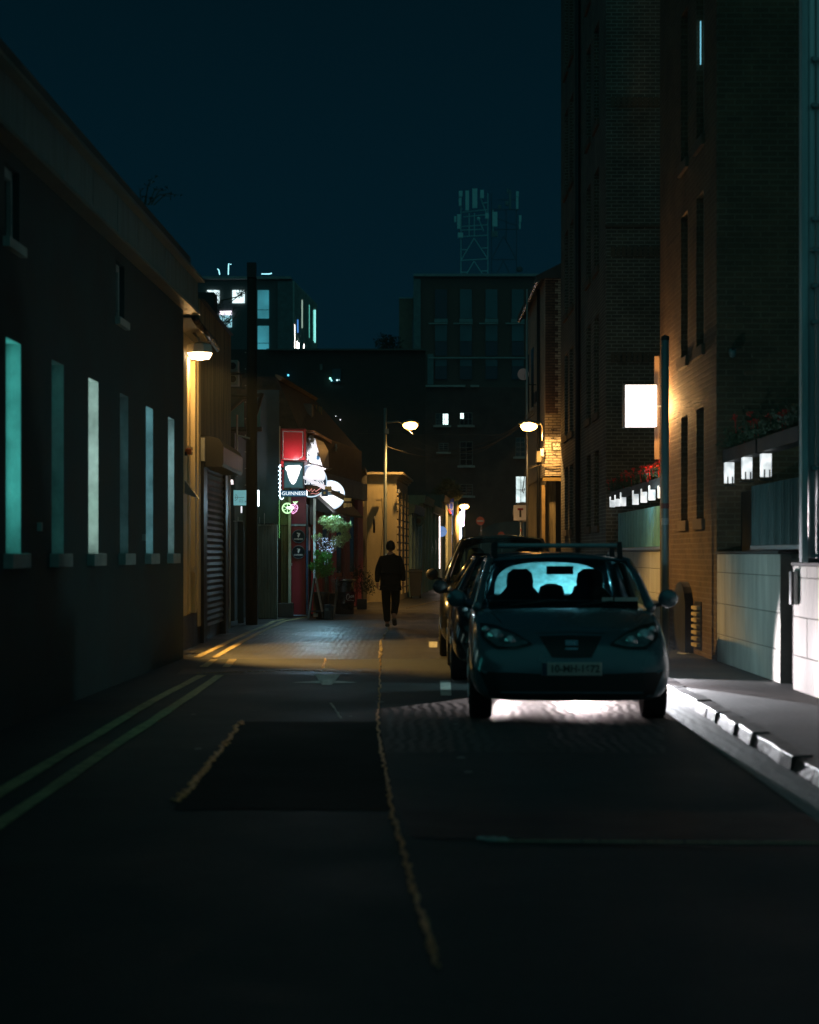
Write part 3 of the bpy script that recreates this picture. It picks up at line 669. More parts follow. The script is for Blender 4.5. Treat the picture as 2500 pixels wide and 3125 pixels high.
# street front: panels, posts, windows
def sbox(D0, D1, z0, z1, out, name, m, inn=.0, **k):
    a, b = sx(D0), sx(D1)
    return MB().hexa([(a - inn, D0, z0), (a + out, D0, z0), (b + out, D1, z0), (b - inn, D1, z0)], [(a - inn, D0, z1), (a + out, D0, z1), (b + out, D1, z1), (b - inn, D1, z1)]).build(name, m, pub, **k)
MB().box(X(935.5, 40.3), X(941, 40.3), 40.2, 40.58, 0, Z(1540, 40.3)).build('door_post', M_blue, pub)
MB().box(X(941.5, 40.25), X(946, 40.25), 40.3, 40.58, Z(1680, 40.3), Z(1608, 40.3)).build('pale_panel', mat('pink_panel', (.6, .3, .28), .4), pub)
MB().box(X(946.5, 40.25), X(956, 40.25), 40.15, 40.5, Z(1600, 40.2), Z(1546, 40.2)).build('menu_case', M_black, pub)
MB().box(X(957, 40.2), X(964, 40.2), 40.1, 40.3, Z(1780, 40.2), Z(1522, 40.2)).build('white_post', M_white, pub)
for k, (D0, D1) in enumerate(((40.9, 41.9), (43.2, 44.0), (45.4, 46.2), (47.6, 48.6))):
    sbox(D0, D1, .05, 3.0, .10, 'red_pilaster', M_red if k < 2 else M_dred)
for D0, D1 in ((42.0, 43.1), (44.1, 45.3), (46.3, 47.5)):
    wo = sbox(D0, D1, .9, 2.7, .03, 'window', mat('orange_frame', (.38, .10, .03), .4))
    a = MB(); a.hexa([(sx(D0+.1)+.031, D0+.1, 1.0), (sx(D0+.1)+.04, D0+.1, 1.0), (sx(D1-.1)+.04, D1-.1, 1.0), (sx(D1-.1)+.031, D1-.1, 1.0)], [(sx(D0+.1)+.031, D0+.1, 2.6), (sx(D0+.1)+.04, D0+.1, 2.6), (sx(D1-.1)+.04, D1-.1, 2.6), (sx(D1-.1)+.031, D1-.1, 2.6)])
    a.build('pane', M_pane, wo)
    sbox(D0, D1, .05, .88, .06, 'stall_riser', M_dred)
sbox(40.62, 49, 3.02, 3.5, .16, 'shop_fascia', mat('fascia_navy', (.02, .04, .06), .35))
MB().hexa([(sx(40.7), 40.7, 2.55), (sx(40.7)+.55, 40.7, 2.45), (sx(46)+.5, 46, 2.45), (sx(46), 46, 2.55)], [(sx(40.7), 40.7, 3.0), (sx(40.7)+.55, 40.7, 2.50), (sx(46)+.5, 46, 2.50), (sx(46), 46, 3.0)]).build('awning', mat('dark_awning', (.05, .05, .05), .7), pub)
MB().prism([(X(985, 42.2), Z(1575, 42.2)), (X(1055, 42.2), Z(1577, 42.2)), (X(1025, 42.2), Z(1558, 42.2)), (X(1000, 42.2), Z(1556, 42.2))], 42.0, 42.3).build('lantern_roof', mat('brown_lead', (.14, .10, .07), .6), pub)
# projecting box sign with harp
q = P(897, 1450, 39.6); hw, hh = .235, .305
hs = thing('harp_box_sign', 'black framed light box with a glowing white harp shape above the pub door', 'sign', q)
mb = MB(); mb.box(q.x-hw, q.x+hw, 39.62, 39.86, q.z-hh, q.z+hh); mb.build('case', M_black, hs, bevel=.008)
MB().box(q.x-hw+.02, q.x+hw-.03, 39.605, 39.618, q.z-hh+.02, q.z+hh-.02).build('face', emit('dark_teal_face', (.05, .16, .18), .5, base=(.05, .1, .12)), hs)
mb = MB()
for u in ((-hw, -hw+.018), (hw-.03, hw-.012)): mb.box(q.x+u[0], q.x+u[1], 39.58, 39.62, q.z-hh, q.z+hh)
for u in ((-hh, -hh+.018), (hh-.018, hh)): mb.box(q.x-hw+.018, q.x+hw-.03, 39.58, 39.62, q.z+u[0], q.z+u[1])
mb.build('frame', mat('sign_frame', (.12, .20, .22), .3), hs)
HS = [(-.44, .44), (-.30, .50), (.34, .52), (.48, .42), (.38, .24), (.33, .05), (.24, -.14), (.14, -.36), (.02, -.48), (-.08, -.46), (-.20, -.30), (-.30, -.06), (-.36, .2), (-.46, .32)]
pr = MB(); k = len(HS); kk = .40
rows = []
for s_, y_ in ((1.0, 39.600), (.97, 39.588), (.85, 39.580)): rows.append([(q.x - .012 + u*kk*s_*1.02, y_, q.z + v*kk*1.12*s_) for u, v in HS])
pr.grid(rows, close=True); pr.add(rows[-1], [tuple(range(k))])
pr.build('harp_light', emit('harp_white', (.98, .95, .97), 2.2), hs)
MB().tube([(q.x+.0, 39.574, q.z+.05), (q.x+.03, 39.574, q.z-.02), (q.x-.0, 39.574, q.z-.1)], .006, 5).build('harp_string', M_black, hs)
MB().tube([(q.x-hw-.06, 39.8, q.z+.16), (q.x-hw, 39.75, q.z+.16)], .03, 6).build('bracket', M_black, hs)
spot('lamp_pool', lp + Vector((0, 0, -.13)), (.2, 26.0, 0), 2200, (1, .56, .14), 84, .45, .07)
# strip sign
q = P(898, 1506, 39.7)
ss = thing('strip_sign', 'narrow navy light box with glowing white letters under the harp box sign', 'sign', q)
MB().box(q.x-.31, q.x+.30, 39.72, 39.84, q.z-.078, q.z+.082).build('case', M_blue, ss, bevel=.02)
MB().box(q.x-.295, q.x+.285, 39.708, 39.719, q.z-.06, q.z+.065).build('face', emit('strip_face', (.03, .18, .35), .5, base=(.01, .04, .08)), ss)
text('lettering', 'GUINNESS', .118, (q.x-.01, 39.700, q.z+.0), emit('strip_letters', (.9, .96, 1), 1.2), ss, sx=1.0)
MB().box(q.x+.288, q.x+.298, 39.70, 39.72, q.z-.05, q.z+.06).build('end_light', E_white, ss)
MB().box(q.x-.06, q.x+.10, 39.73, 39.8, q.z+.083, q.z+.13).build('bracket', M_blue, ss)
# round signs
def roundsign(px, py, D, rp, label, cat='sign'):
    q = P(px, py, D); r = rp / F * D
    t = thing('round_sign', label, cat, q)
    MB().lathe([(r*.97, .10), (r, .08), (r, .0), (r*.96, -.012)], (q.x, D, q.z), 40, 'y').build('case', M_blue, t)
    rim = MB(); n = 40
    rim.grid([[(q.x+rr*math.cos(2*math.pi*j/n), D-.016+dy, q.z+rr*math.sin(2*math.pi*j/n)) for j in range(n)] for rr, dy in ((r*1.0, 0), (r*1.0, -.01), (r*.93, -.01), (r*.93, 0))], close=True)
    rim.build('rim', emit('rim_glow', (.55, .80, 1), .8), t)
    return t, q, r
r1, q, r = roundsign(949, 1468, 40.0, 50, 'black and white round beer sign, the upper left of the two round signs')
def disc_part(q, r, y, z0, z1, s=.92):
    pts = []
    n = 40
    for k in range(n):
        t = 2*math.pi*k/n; u, v = s*math.cos(t), s*math.sin(t); v = min(max(v, z0), z1)
        a = math.sqrt(max(s*s - v*v, 0)); u = max(-a, min(a, u)); pts.append((q.x + u*r, q.z + v*r))
    return pts
MB().prism(disc_part(q, r, 0, -.20, .93), 39.975, 39.985).build('face', emit('face_blue_white', (.20, .38, .62), .6, noise=5), r1)
MB().prism(disc_part(q, r, 0, -.93, -.24), 39.975, 39.985).build('lower_face', mat('black_gloss', (.008, .008, .01), .12), r1)
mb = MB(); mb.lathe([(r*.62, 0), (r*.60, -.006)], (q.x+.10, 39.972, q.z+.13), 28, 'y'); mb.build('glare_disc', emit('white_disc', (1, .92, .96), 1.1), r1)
MB().box(q.x-.35, q.x+.36, 39.955, 39.962, q.z-.10, q.z+.03).build('name_band', mat('navy_band', (.01, .05, .10), .5), r1)
text('lettering', 'GUINNESS', .150, (q.x+.03, 39.945, q.z-.035), emit('sign_letters', (.9, .95, 1), 1.0), r1, sx=.80, bold=.003)
mb = MB(); mb.tube([(q.x-.1, 39.95, q.z-.20), (q.x-.03, 39.95, q.z-.24), (q.x+.02, 39.95, q.z-.18), (q.x+.03, 39.95, q.z-.26), (q.x+.09, 39.95, q.z-.20), (q.x+.12, 39.95, q.z-.25), (q.x+.20, 39.95, q.z-.19), (q.x+.30, 39.95, q.z-.13), (q.x+.32, 39.95, q.z-.09), (q.x+.22, 39.95, q.z-.14)], .008, 5)
mb.tube([(q.x+.0, 39.95, q.z-.30), (q.x+.06, 39.95, q.z-.29), (q.x+.12, 39.95, q.z-.31), (q.x+.2, 39.95, q.z-.27)], .006, 5)
mb.build('red_script', emit('red_script', (.8, .10, .08), .8), r1)
r2, q, r = roundsign(1008, 1511, 41.6, 45, 'cream and green glowing round sign, the lower right of the two round signs')
MB().lathe([(r*.92, 0), (r*.92, -.008)], (q.x, 41.584, q.z), 40, 'y').build('face', emit('cream_face', (1, .94, .90), .95), r2)
mb = MB(); mb.tube([(q.x+r*.60*math.cos(R(t)), 41.57, q.z-.01+r*.55*math.sin(R(t))) for t in range(205, 340, 9)], .011, 6); mb.build('green_arc', emit('green_arc', (.45, .85, .35), .55), r2)
mb = MB(); mb.box(q.x-.19, q.x+.25, 41.565, 41.574, q.z+.0, q.z+.10); mb.build('blue_band', mat('blue_band', (.02, .12, .18), .5), r2)
point('round_glow', (q.x+.1, 40.9, q.z-.3), 5, (.9, .95, 1), .2)
# slanting trough light between the round signs
tr = thing('trough_light', 'long slanting white trough light with brass ends crossing the round signs', 'light', P(995, 1490, 40))
A, B_, C_ = P(926, 1452, 39.5), P(1000, 1489, 39.9), P(1052, 1520, 41.2)
MB().hexa([A+Vector((0,0,-.06)), B_+Vector((0,0,-.08)), B_+Vector((0,.12,-.08)), A+Vector((0,.12,-.06))], [A, B_+Vector((0,0,.03)), B_+Vector((0,.12,.03)), A+Vector((0,.12,0))]).build('trough', emit('trough_white', (.95, .88, .95), .9), tr)
MB().hexa([B_+Vector((.02,0,-.11)), C_+Vector((0,0,-.07)), C_+Vector((0,.14,-.07)), B_+Vector((.02,.14,-.11))], [B_+Vector((.02,0,.0)), C_+Vector((0,0,.08)), C_+Vector((0,.14,.08)), B_+Vector((.02,.14,.0))]).build('housing', mat('blue_grey_case', (.35, .42, .52), .35, metal=.3), tr)
e1 = P(1004, 1492, 39.7); MB().box(e1.x-.09, e1.x+.06, 39.62, 39.85, e1.z-.06, e1.z+.06).build('brass_end', M_gold, tr, bevel=.005)
e2 = P(1060, 1526, 41.1); MB().box(e2.x-.08, e2.x+.10, 41.0, 41.2, e2.z-.03, e2.z+.05).build('brass_end', M_gold, tr, bevel=.005)
q = P(1062, 1542, 41.1); mb = MB()
for k in range(6): mb.box(q.x-.10+k*.034, q.x-.082+k*.034, 41.1, 41.12, q.z-.06+random.uniform(0,.02), q.z+.05)
mb.build('brass_fringe', M_gold, tr)
hb = thing('hanging_plaque', 'small dark hanging plaque with a gold crest between the round signs', 'sign', P(991, 1502, 39.7))
q = P(991, 1504, 39.6); MB().box(q.x-.075, q.x+.075, 39.6, 39.63, q.z-.08, q.z+.08).build('plate', M_blue, hb); MB().lathe([(.035, 0), (.02, -.01)], (q.x, 39.6, q.z), 8, 'y').build('crest', M_gold, hb)
# led edging
le = thing('led_edging', 'jagged blue white string of edge lights down the left corner of the pub', 'light', P(856, 1520, 39.9))
mb = MB(); pts = [P(855 + (2.5 if k % 6 == 0 else random.uniform(-.6, .6)) - (4.5 if k % 6 == 3 else 0), 1418 + k * 2.1, 40.0) for k in range(50)]
mb.tube(pts, .013, 5); mb.tube([P(857, 1523, 40), P(861, 1524, 40), P(866, 1519, 40)], .01, 5); mb.build('tube', emit('led_blue', (.6, .85, 1), 4), le)
MB().box(X(858.6, 39.95), X(861.6, 39.95), 39.9, 40.03, Z(1520, 40), Z(1424, 40)).build('backing', M_blue, le)
le2 = thing('green_light_string', 'green string of fairy lights hanging below the blue edge lights', 'light', P(853, 1600, 39.9))
mb = MB()
for k in range(38):
    q = P(853 + random.uniform(-1.2, 1.2), 1526 + k * 3.1, 40.0); s = .008; mb.box(q.x-s, q.x+s, q.y-s, q.y+s, q.z-s, q.z+s)
mb.build('bulbs', emit('green_led', (.15, .8, .15), .5), le2)
point('led_glow', P(846, 1480, 39.9), .5, (.35, .75, 1), .1)
point('green_glow', P(868, 1552, 39.6), 1.2, (.35, 1, .2), .1)
# neon fruit
nf = thing('neon_fruit_sign', 'neon sign of a green lime slice and a pink strawberry by the pub door', 'sign', P(885, 1550, 39.4))
E_ng = emit('neon_green', (.55, 1, .45), 1.8); E_np = emit('neon_pink', (1, .35, .75), 1.8); E_nw = emit('neon_white', (1, .95, .95), 2)
def ring3(c, r, t0=0, t1=360, st=15): return [(c.x + r*math.cos(R(t)), c.y, c.z + r*math.sin(R(t))) for t in range(t0, t1 + 1, st)]
q = P(877, 1551, 39.4); mb = MB(); mb.tube(ring3(q, .118), .008, 6); mb.tube(ring3(q, .10), .004, 5)
for t in (30, 90, 150, 210, 270, 330): mb.tube([(q.x+.03*math.cos(R(t)), q.y, q.z+.03*math.sin(R(t))), (q.x+.09*math.cos(R(t)), q.y, q.z+.09*math.sin(R(t)))], .006, 5)
mb.build('lime_tube', E_ng, nf)
MB().lathe([(.11, 0), (.11, .02)], (q.x, 39.42, q.z), 24, 'y').build('lime_back', mat('dark_green_back', (.01, .08, .02), .5), nf)
q = P(898, 1550, 39.4); mb = MB(); st = [(-.075, .07), (0, .085), (.07, .06), (.085, 0), (.05, -.08), (-.03, -.14), (-.05, -.12), (-.06, -.03), (-.075, .07)]
mb.tube([(q.x+u, q.y, q.z+v) for u, v in st], .008, 6)
for u, v in ((-.04, .04), (0, .05), (.04, .035), (.05, -.01), (.02, -.05), (-.01, -.02), (-.02, -.09), (.02, .0)): mb.lathe([(.012, 0), (.004, -.01)], (q.x+u, q.y, q.z+v), 6, 'y')
mb.build('strawberry_tube', E_np, nf)
MB().prism([(q.x+u*.95, q.z+v*.95) for u, v in st[:-1]], 39.42, 39.44).build('strawberry_back', mat('purple_back', (.10, .0, .06), .5), nf)
mb = MB()
for u in (-.05, -.02, .01, .04, .065): mb.tube([(q.x+.02, q.y, q.z+.085), (q.x+u+.02, q.y, q.z+.15)], .005, 5)
mb.build('leaf_tube', E_ng, nf)
q = P(887, 1550, 39.36); MB().box(q.x-.09, q.x+.08, 39.35, 39.37, q.z-.022, q.z+.03).build('name_bar', E_nw, nf, bevel=.008)
spot('bay_flood', P(958, 1436, 40.35), P(985, 1375, 43.5), 60, (.92, .93, 1), 110, .5, .05)
spot('pub_wash', P(985, 1535, 39.6), P(1060, 1880, 38.3), 90, (.36, .78, 1), 150, .6, .12)
point('door_wash', P(945, 1535, 38.9), 8, (.75, .92, 1), .15)
point('red_wash', P(900, 1404, 39.75), 13, (1, .75, .8), .06)

# ------------------------------------------------------------------ in front of the pub
ol = thing('potted_olive_tree', 'potted tree with a pale green crown wound with fairy lights by the pub front', 'potted tree', (X(998, 39.6), 39.6, 0))
bx, bz = X(996, 39.6), 39.6
MB().lathe([(.15, 0), (.19, .35), (.21, .55), (.22, .58), (.19, .58), (.17, .54)], (bx, 39.6, 0), 18).build('pot', mat('black_pot', (.02, .02, .022), .5), ol, smooth=True)
mb = MB(); mb.tube([(bx, 39.6, .5), (bx+.01, 39.6, .9), (bx+.0, 39.6, 1.25), (bx+.03, 39.6, 1.6)], [.05, .045, .04, .035], 8)
tips = []
for k in range(22):
    a = random.uniform(-1, 1); y = random.uniform(-.25, .25); h = random.uniform(.55, 1.0) - abs(a)*.1
    p0 = Vector((bx+.01, 39.6, 1.45 + random.uniform(-.2, .2))); p1 = p0 + Vector((a*.2, y*.5, h*.35)); p2 = p0 + Vector((a*.42 + .06, y, h*.62))
    mb.tube([p0, p1, p2], [.014, .009, .004], 5); tips.append(p2)
mb.build('trunk', M_bark, ol, smooth=True)
mb = MB()
for c, r, n in ((P(1018, 1600, 39.6), .26, 420), (P(1045, 1610, 39.6), .17, 260), (P(990, 1590, 39.6), .14, 120), (P(1055, 1640, 39.6), .13, 130), (P(1030, 1655, 39.6), .18, 200), (P(968, 1640, 39.6), .13, 60), (P(1062, 1605, 39.6), .09, 60)):
    leaves(mb, c, (r, r, r*.75), int(n*2.2), .062)
mb.build('crown', M_leafp, ol)
mb = MB()
for _ in range(150):
    u = random.random(); a = random.uniform(-1, 1); q = Vector((bx + .02 + a*(.05+.20*u), 39.48 + random.uniform(-.1, .1), 1.25 + .62*u)); s = .0055
    mb.box(q.x-s, q.x+s, q.y-s, q.y+s, q.z-s, q.z+s)
mb.build('fairy_light', emit('fairy_blue', (.45, .65, 1), 1.6), ol)['kind'] = 'stuff'
sb = thing('green_bush', 'bright green bush spilling over a dark planter at the foot of the potted tree', 'bush', (X(975, 39.3), 39.3, 0))
MB().lathe([(.13, 0), (.17, .5), (.20, .62), (.17, .62)], (X(982, 39.25), 39.25, 0), 16).build('planter', mat('black_pot', (.02, .02, .02)), sb, smooth=True)
mb = MB()
for c, r, n in ((P(985, 1720, 39.2), .24, 420), (P(960, 1730, 39.2), .13, 160), (P(995, 1700, 39.2), .16, 200), (P(968, 1690, 39.2), .07, 50), (P(1000, 1740, 39.2), .16, 200), (P(980, 1752, 39.2), .16, 120)): leaves(mb, c, (r, r, r*.7), int(n*2), .06)
mb.build('foliage', M_leafb, sb)
mb = MB(); mb.tube([P(985, 1760, 39.2), P(990, 1720, 39.2), P(972, 1668, 39.2)], .006, 5); mb.build('stem', M_bark, sb)
rb = thing('dry_bush', 'brown twiggy bush between the green bush and the barrel', 'bush', (X(1025, 40.3), 40.3, 0))
mb = MB(); leaves(mb, P(1025, 1765, 40.3), (.16, .15, .28), 170, .045); mb.build('foliage', mat('brown_leaf', (.12, .07, .05), .7), rb)
mb = MB(); [mb.tube([(X(1020, 40.3), 40.3, 0.02), (X(1020 + k*3, 40.3), 40.3, .5), (X(1015 + k*6, 40.3), 40.3, .95)], .006, 5) for k in range(4)]; mb.build('stem', M_bark, rb)
ab = thing('sandwich_board', 'folding sandwich board seen from its edge at the pub door', 'sandwich board', (X(963, 38.9), 38.9, 0))
def aleg(pxa, pya, pxb, pyb, m, y0, y1):
    a, b = P(pxa, pya, 38.9), P(pxb, pyb, 38.9); t = .018
    return MB().hexa([(a.x-t, y0, a.z), (a.x+t, y0, a.z), (a.x+t, y1, a.z), (a.x-t, y1, a.z)], [(b.x-t, y0, b.z), (b.x+t, y0, b.z), (b.x+t, y1, b.z), (b.x-t, y1, b.z)]).build('panel', m, ab)
aleg(942, 1887, 959, 1764, mat('blue_edge', (.40, .52, .62), .4), 38.75, 39.2); aleg(984, 1866, 964, 1764, mat('pale_wood_frame', (.50, .40, .36), .6, scale=20), 38.76, 39.2)
MB().box(X(944, 38.9), X(985, 38.9), 38.84, 38.87, Z(1867, 38.9), Z(1863, 38.9)).build('brace', M_blue, ab)
MB().hexa([P(980, 1866, 38.8), P(984, 1866, 38.8), P(984, 1866, 39.1), P(980, 1866, 39.1)], [P(984, 1888, 38.8)-Vector((0,0,0)), P(987, 1888, 38.8), P(987, 1886, 39.1), P(984, 1886, 39.1)]).build('foot', M_blue, ab)
MB().box(X(956, 39.2), X(967, 39.2), 39.22, 39.3, 0.02, .52).build('warm_panel', mat('tan_panel', (.40, .25, .10), .5), ab)
MB().box(X(956, 39), X(970, 39), 39.05, 39.1, Z(1883, 39), Z(1872, 39)).build('card', M_white, ab)
cr = thing('plastic_crate', 'blue black plastic crate standing beside the sandwich board', 'crate', (X(1003, 38.9), 38.9, 0))
MB().box(X(990, 38.9), X(1012, 38.9), 38.75, 39.1, 0.01, .34).build('body', M_blue, cr, bevel=.01)
MB().prism([(X(1005, 38.9), .36), (X(1019, 38.9), .31), (X(1018, 38.9), 0.01), (X(1012.5, 38.9), 0.01), (X(1012.5, 38.9), .34)], 38.76, 39.1).build('lid', M_blue, cr)
MB().box(X(994, 38.9), X(1004, 38.9), 38.72, 38.74, .2, .26).build('grip', mat('trim_blue', (.10, .25, .34), .4), cr)
# barrel with red cola sign
br = thing('drinks_barrel', 'black steel barrel table with a red cola plate and a shiny rim', 'barrel', (X(1052, 42.6), 42.6, 0))
bc = (X(1052, 42.4), 42.4, 0); rr = .235
MB().lathe([(rr*.97, 0.005), (rr, .02), (rr, .25), (rr*1.03, .26), (rr*1.03, .28), (rr, .29), (rr, .53), (rr*1.03, .54), (rr*1.03, .56), (rr, .57), (rr, .80), (rr*.9, .82)], bc, 32).build('drum', mat('black_steel', (.02, .02, .025), .3, metal=.3, bump=.1), br, smooth=True)
MB().lathe([(rr*1.12, .825), (rr*1.16, .835), (rr*1.16, .855), (rr*1.12, .865)], bc, 36).build('top', mat('rim_steel', (.6, .55, .48), .25, metal=.9, bump=.05), br, smooth=True)
q = P(1080, 1822, 42.15)
mb = MB(Matrix.Translation((bc[0], bc[1], q.z)) @ Matrix.Rotation(R(38), 4, 'Z')); mb.box(-.14, .14, -rr-.012, -rr+.0, -.13, .13)
pl = mb.build('sign_plate', mat('dark_red_plate', (.10, .01, .015), .3), br)
cur = [[(.42,.70),(.30,.95),(.10,.98),(-.14,.72),(-.22,.30),(-.12,.02),(.10,.0),(.34,.22)], [(.55,.20),(.44,.30),(.42,.48),(.52,.58),(.64,.48),(.62,.26),(.50,.18)], [(1.0,.54),(.88,.58),(.80,.40),(.86,.20),(.98,.20),(1.08,.32)], [(1.42,.50),(1.30,.58),(1.20,.42),(1.24,.22),(1.34,.2),(1.42,.36),(1.44,.55),(1.42,.25),(1.52,.2)]]
mb = MB(Matrix.Translation((bc[0], bc[1], q.z)) @ Matrix.Rotation(R(38), 4, 'Z'))
for s_ in cur: mb.tube([(-.13 + .03 + u*.135, -rr-.018, -.06 + v*.135 + u*.02) for u, v in s_], .009, 5)
mb.tube([(-.10, -rr-.018, -.085), (.0, -rr-.018, -.075), (.1, -rr-.018, -.09)], .006, 5)
mb.build('script_lettering', mat('pink_white', (.95, .75, .72), .4, bump=0), pl)
hg = thing('dark_hedge', 'low dark shrub behind the barrel under the shuttered shop', 'bush', (X(1110, 46), 46, 0))
mb = MB()
for c, r, n in ((P(1105, 1775, 46), .34, 420), (P(1125, 1790, 46), .22, 200), (P(1092, 1745, 46), .2, 160)): leaves(mb, c, (r, .3, r), n, .07)
mb.build('foliage', M_leafd, hg); mb = MB(); mb.tube([(X(1108, 46), 46, 0), (X(1105, 46), 46, .7)], .03, 6); mb.build('stem', M_bark, hg)
MB().box(X(1090, 46), X(1120, 46), 45.85, 46.15, 0, .28).build('trough', M_black, hg)

# ------------------------------------------------------------------ person walking away
def skin(name, nodes, edges, m, parent, sub=2):
    me = bpy.data.meshes.new(name)
    names = list(nodes); me.from_pydata([nodes[k][0] for k in names], [(names.index(a), names.index(b)) for a, b in edges], [])
    o = bpy.data.objects.new(name, me); COL.objects.link(o); o.parent = parent
    o.modifiers.new('skin', 'SKIN'); 
    me.skin_vertices.new() if not me.skin_vertices else None
    for i, k in enumerate(names):
        r = nodes[k][1]; me.skin_vertices[0].data[i].radius = r if isinstance(r, tuple) else (r, r)
        me.skin_vertices[0].data[i].use_root = (i == 0)
    md = o.modifiers.new('sub', 'SUBSURF'); md.levels = md.render_levels = sub
    me.materials.append(m)
    o.modifiers['skin'].use_smooth_shade = True
    return o
pe = thing('person', 'person in a dark jacket and dark trousers walking down the middle of the lane', 'person', (X(1192, 34.6), 34.6, 0), R(4))
pe.scale = (1.1, 1, 1)
M_skin = mat('skin', (.35, .20, .14), .6, var=.1, bump=0)
M_coat = mat('dark_jacket', (.008, .009, .011), .9, var=.2, bump=.3, spec=.1); M_trou = mat('dark_trousers', (.007, .008, .009), .9, var=.2, bump=.3, spec=.1)
S = 1.76 / 1.75
def n_(x, y, z, *r): return ((x*S, y*S, z*S), (tuple(q*S for q in r) if len(r) > 1 else r[0]*S))
body = {'pel': n_(0, 0, .95, .13, .10), 'wai': n_(0, 0, 1.10, .12, .09), 'che': n_(0, -.01, 1.33, .15, .10), 'nec': n_(0, 0, 1.47, .065), 'nk2': n_(0, -.01, 1.54, .060),
        'sl': n_(-.165, 0, 1.385, .055), 'el': n_(-.235, .02, 1.14, .04), 'wl': n_(-.245, -.05, .91, .028), 'sr': n_(.165, 0, 1.385, .055), 'er': n_(.225, .03, 1.15, .04), 'wr': n_(.235, -.02, .93, .028),
        'hl': n_(-.085, 0, .88, .085), 'kl': n_(-.075, .02, .50, .058), 'al': n_(-.06, -.02, .09, .038), 'fl': n_(-.05, .12, .035, .032),
        'hr': n_(.085, 0, .88, .085), 'kr': n_(.10, .10, .52, .058), 'ar': n_(.05, -.18, .24, .038), 'fr': n_(.065, -.13, .14, .032)}
bo = skin('body', body, [('pel','wai'),('wai','che'),('che','nec'),('nec','nk2'),('che','sl'),('sl','el'),('el','wl'),('che','sr'),('sr','er'),('er','wr'),('pel','hl'),('hl','kl'),('kl','al'),('al','fl'),('pel','hr'),('hr','kr'),('kr','ar'),('ar','fr')], M_skin, pe)
jk = {k: (v[0], tuple(r*1.22+.012 for r in (v[1] if isinstance(v[1], tuple) else (v[1], v[1])))) for k, v in body.items() if k in ('pel','wai','che','sl','el','wl','sr','er','wr')}
jk['pel'] = n_(0, 0, .93, .20, .15); jk['hem'] = n_(0, 0, .84, .205, .155); jk['nec'] = n_(0, 0, 1.45, .085, .075); jk['col'] = n_(0, .01, 1.50, .075, .065); jk['wai'] = n_(0, 0, 1.10, .185, .135)
jk['che'] = n_(0, 0, 1.30, .175, .13)
skin('jacket', jk, [('pel','hem'),('pel','wai'),('wai','che'),('che','nec'),('nec','col'),('che','sl'),('sl','el'),('el','wl'),('che','sr'),('sr','er'),('er','wr')], M_coat, pe)
tr_ = {'pel': n_(0, 0, .93, .16, .12), 'hl': n_(-.085, 0, .86, .105), 'kl': n_(-.075, .02, .50, .085), 'al': n_(-.06, -.02, .10, .064), 'hr': n_(.085, 0, .86, .105), 'kr': n_(.10, .10, .52, .085), 'ar': n_(.055, -.16, .26, .064)}
skin('trousers', tr_, [('pel','hl'),('hl','kl'),('kl','al'),('pel','hr'),('hr','kr'),('kr','ar')], M_trou, pe)
for nm, a, b in (('l', n_(-.06, -.055, .055, .045, .04), n_(-.05, .16, .04, .045, .03)), ('r', n_(.055, -.20, .20, .045, .04), n_(.075, -.10, .045, .045, .03))):
    mid = (tuple((p+q)/2 for p, q in zip(a[0], b[0])), (.046, .04)); skin('shoe', {'a': a, 'm': mid, 'b': b}, [('a','m'),('m','b')], mat('pale_sole_shoe', (.07, .07, .065), .7), pe)
mb = MB(); rows = []
for t in range(0, 13):
    ph = math.pi * t / 12; z = -math.cos(ph); rad = math.sin(ph)
    rows.append([(.074*rad*math.cos(2*math.pi*k/20)*(1-.15*(z < 0)*-z)*S, (.092*rad*math.sin(2*math.pi*k/20)+.01)*S, (1.64 + .115*z)*S) for k in range(20)])
mb.grid(rows, close=True); mb.build('head', M_skin, pe, smooth=True, world=False)
mb = MB(); rows = []
for t in range(0, 13):
    ph = math.pi * (.30 + .70 * t / 12); z = -math.cos(ph); rad = math.sin(ph)
    rows.append([((.086*rad*math.cos(2*math.pi*k/28) + random.uniform(-.004, .004))*S, (.104*rad*math.sin(2*math.pi*k/28) - .006)*S, (1.640 + .118*z + random.uniform(-.004, .006))*S) for k in range(28)])
mb.grid(rows, close=True)
for _ in range(60): leaves(mb, (random.uniform(-.05, .05)*S, random.uniform(-.07, .04)*S, (1.735 + random.uniform(-.03, .01))*S), (.01, .01, .01), 1, .022)
mb.build('hair', mat('dark_hair', (.012, .010, .009), .7, bump=0), pe, smooth=True, world=False)
mb = MB()
for s_ in (-1, 1): mb.lathe([(.004, -.012), (.022, -.006), (.024, .004), (.006, .010)], (s_*.078*S, -.0, 1.635*S), 10, 'x')
mb.add([(-.012*S, .098*S, 1.62*S), (.012*S, .098*S, 1.62*S), (0, .125*S, 1.615*S), (0, .098*S, 1.665*S)], [(0,1,2),(1,3,2),(3,0,2)])
mb.build('face_feature', M_skin, pe, world=False)
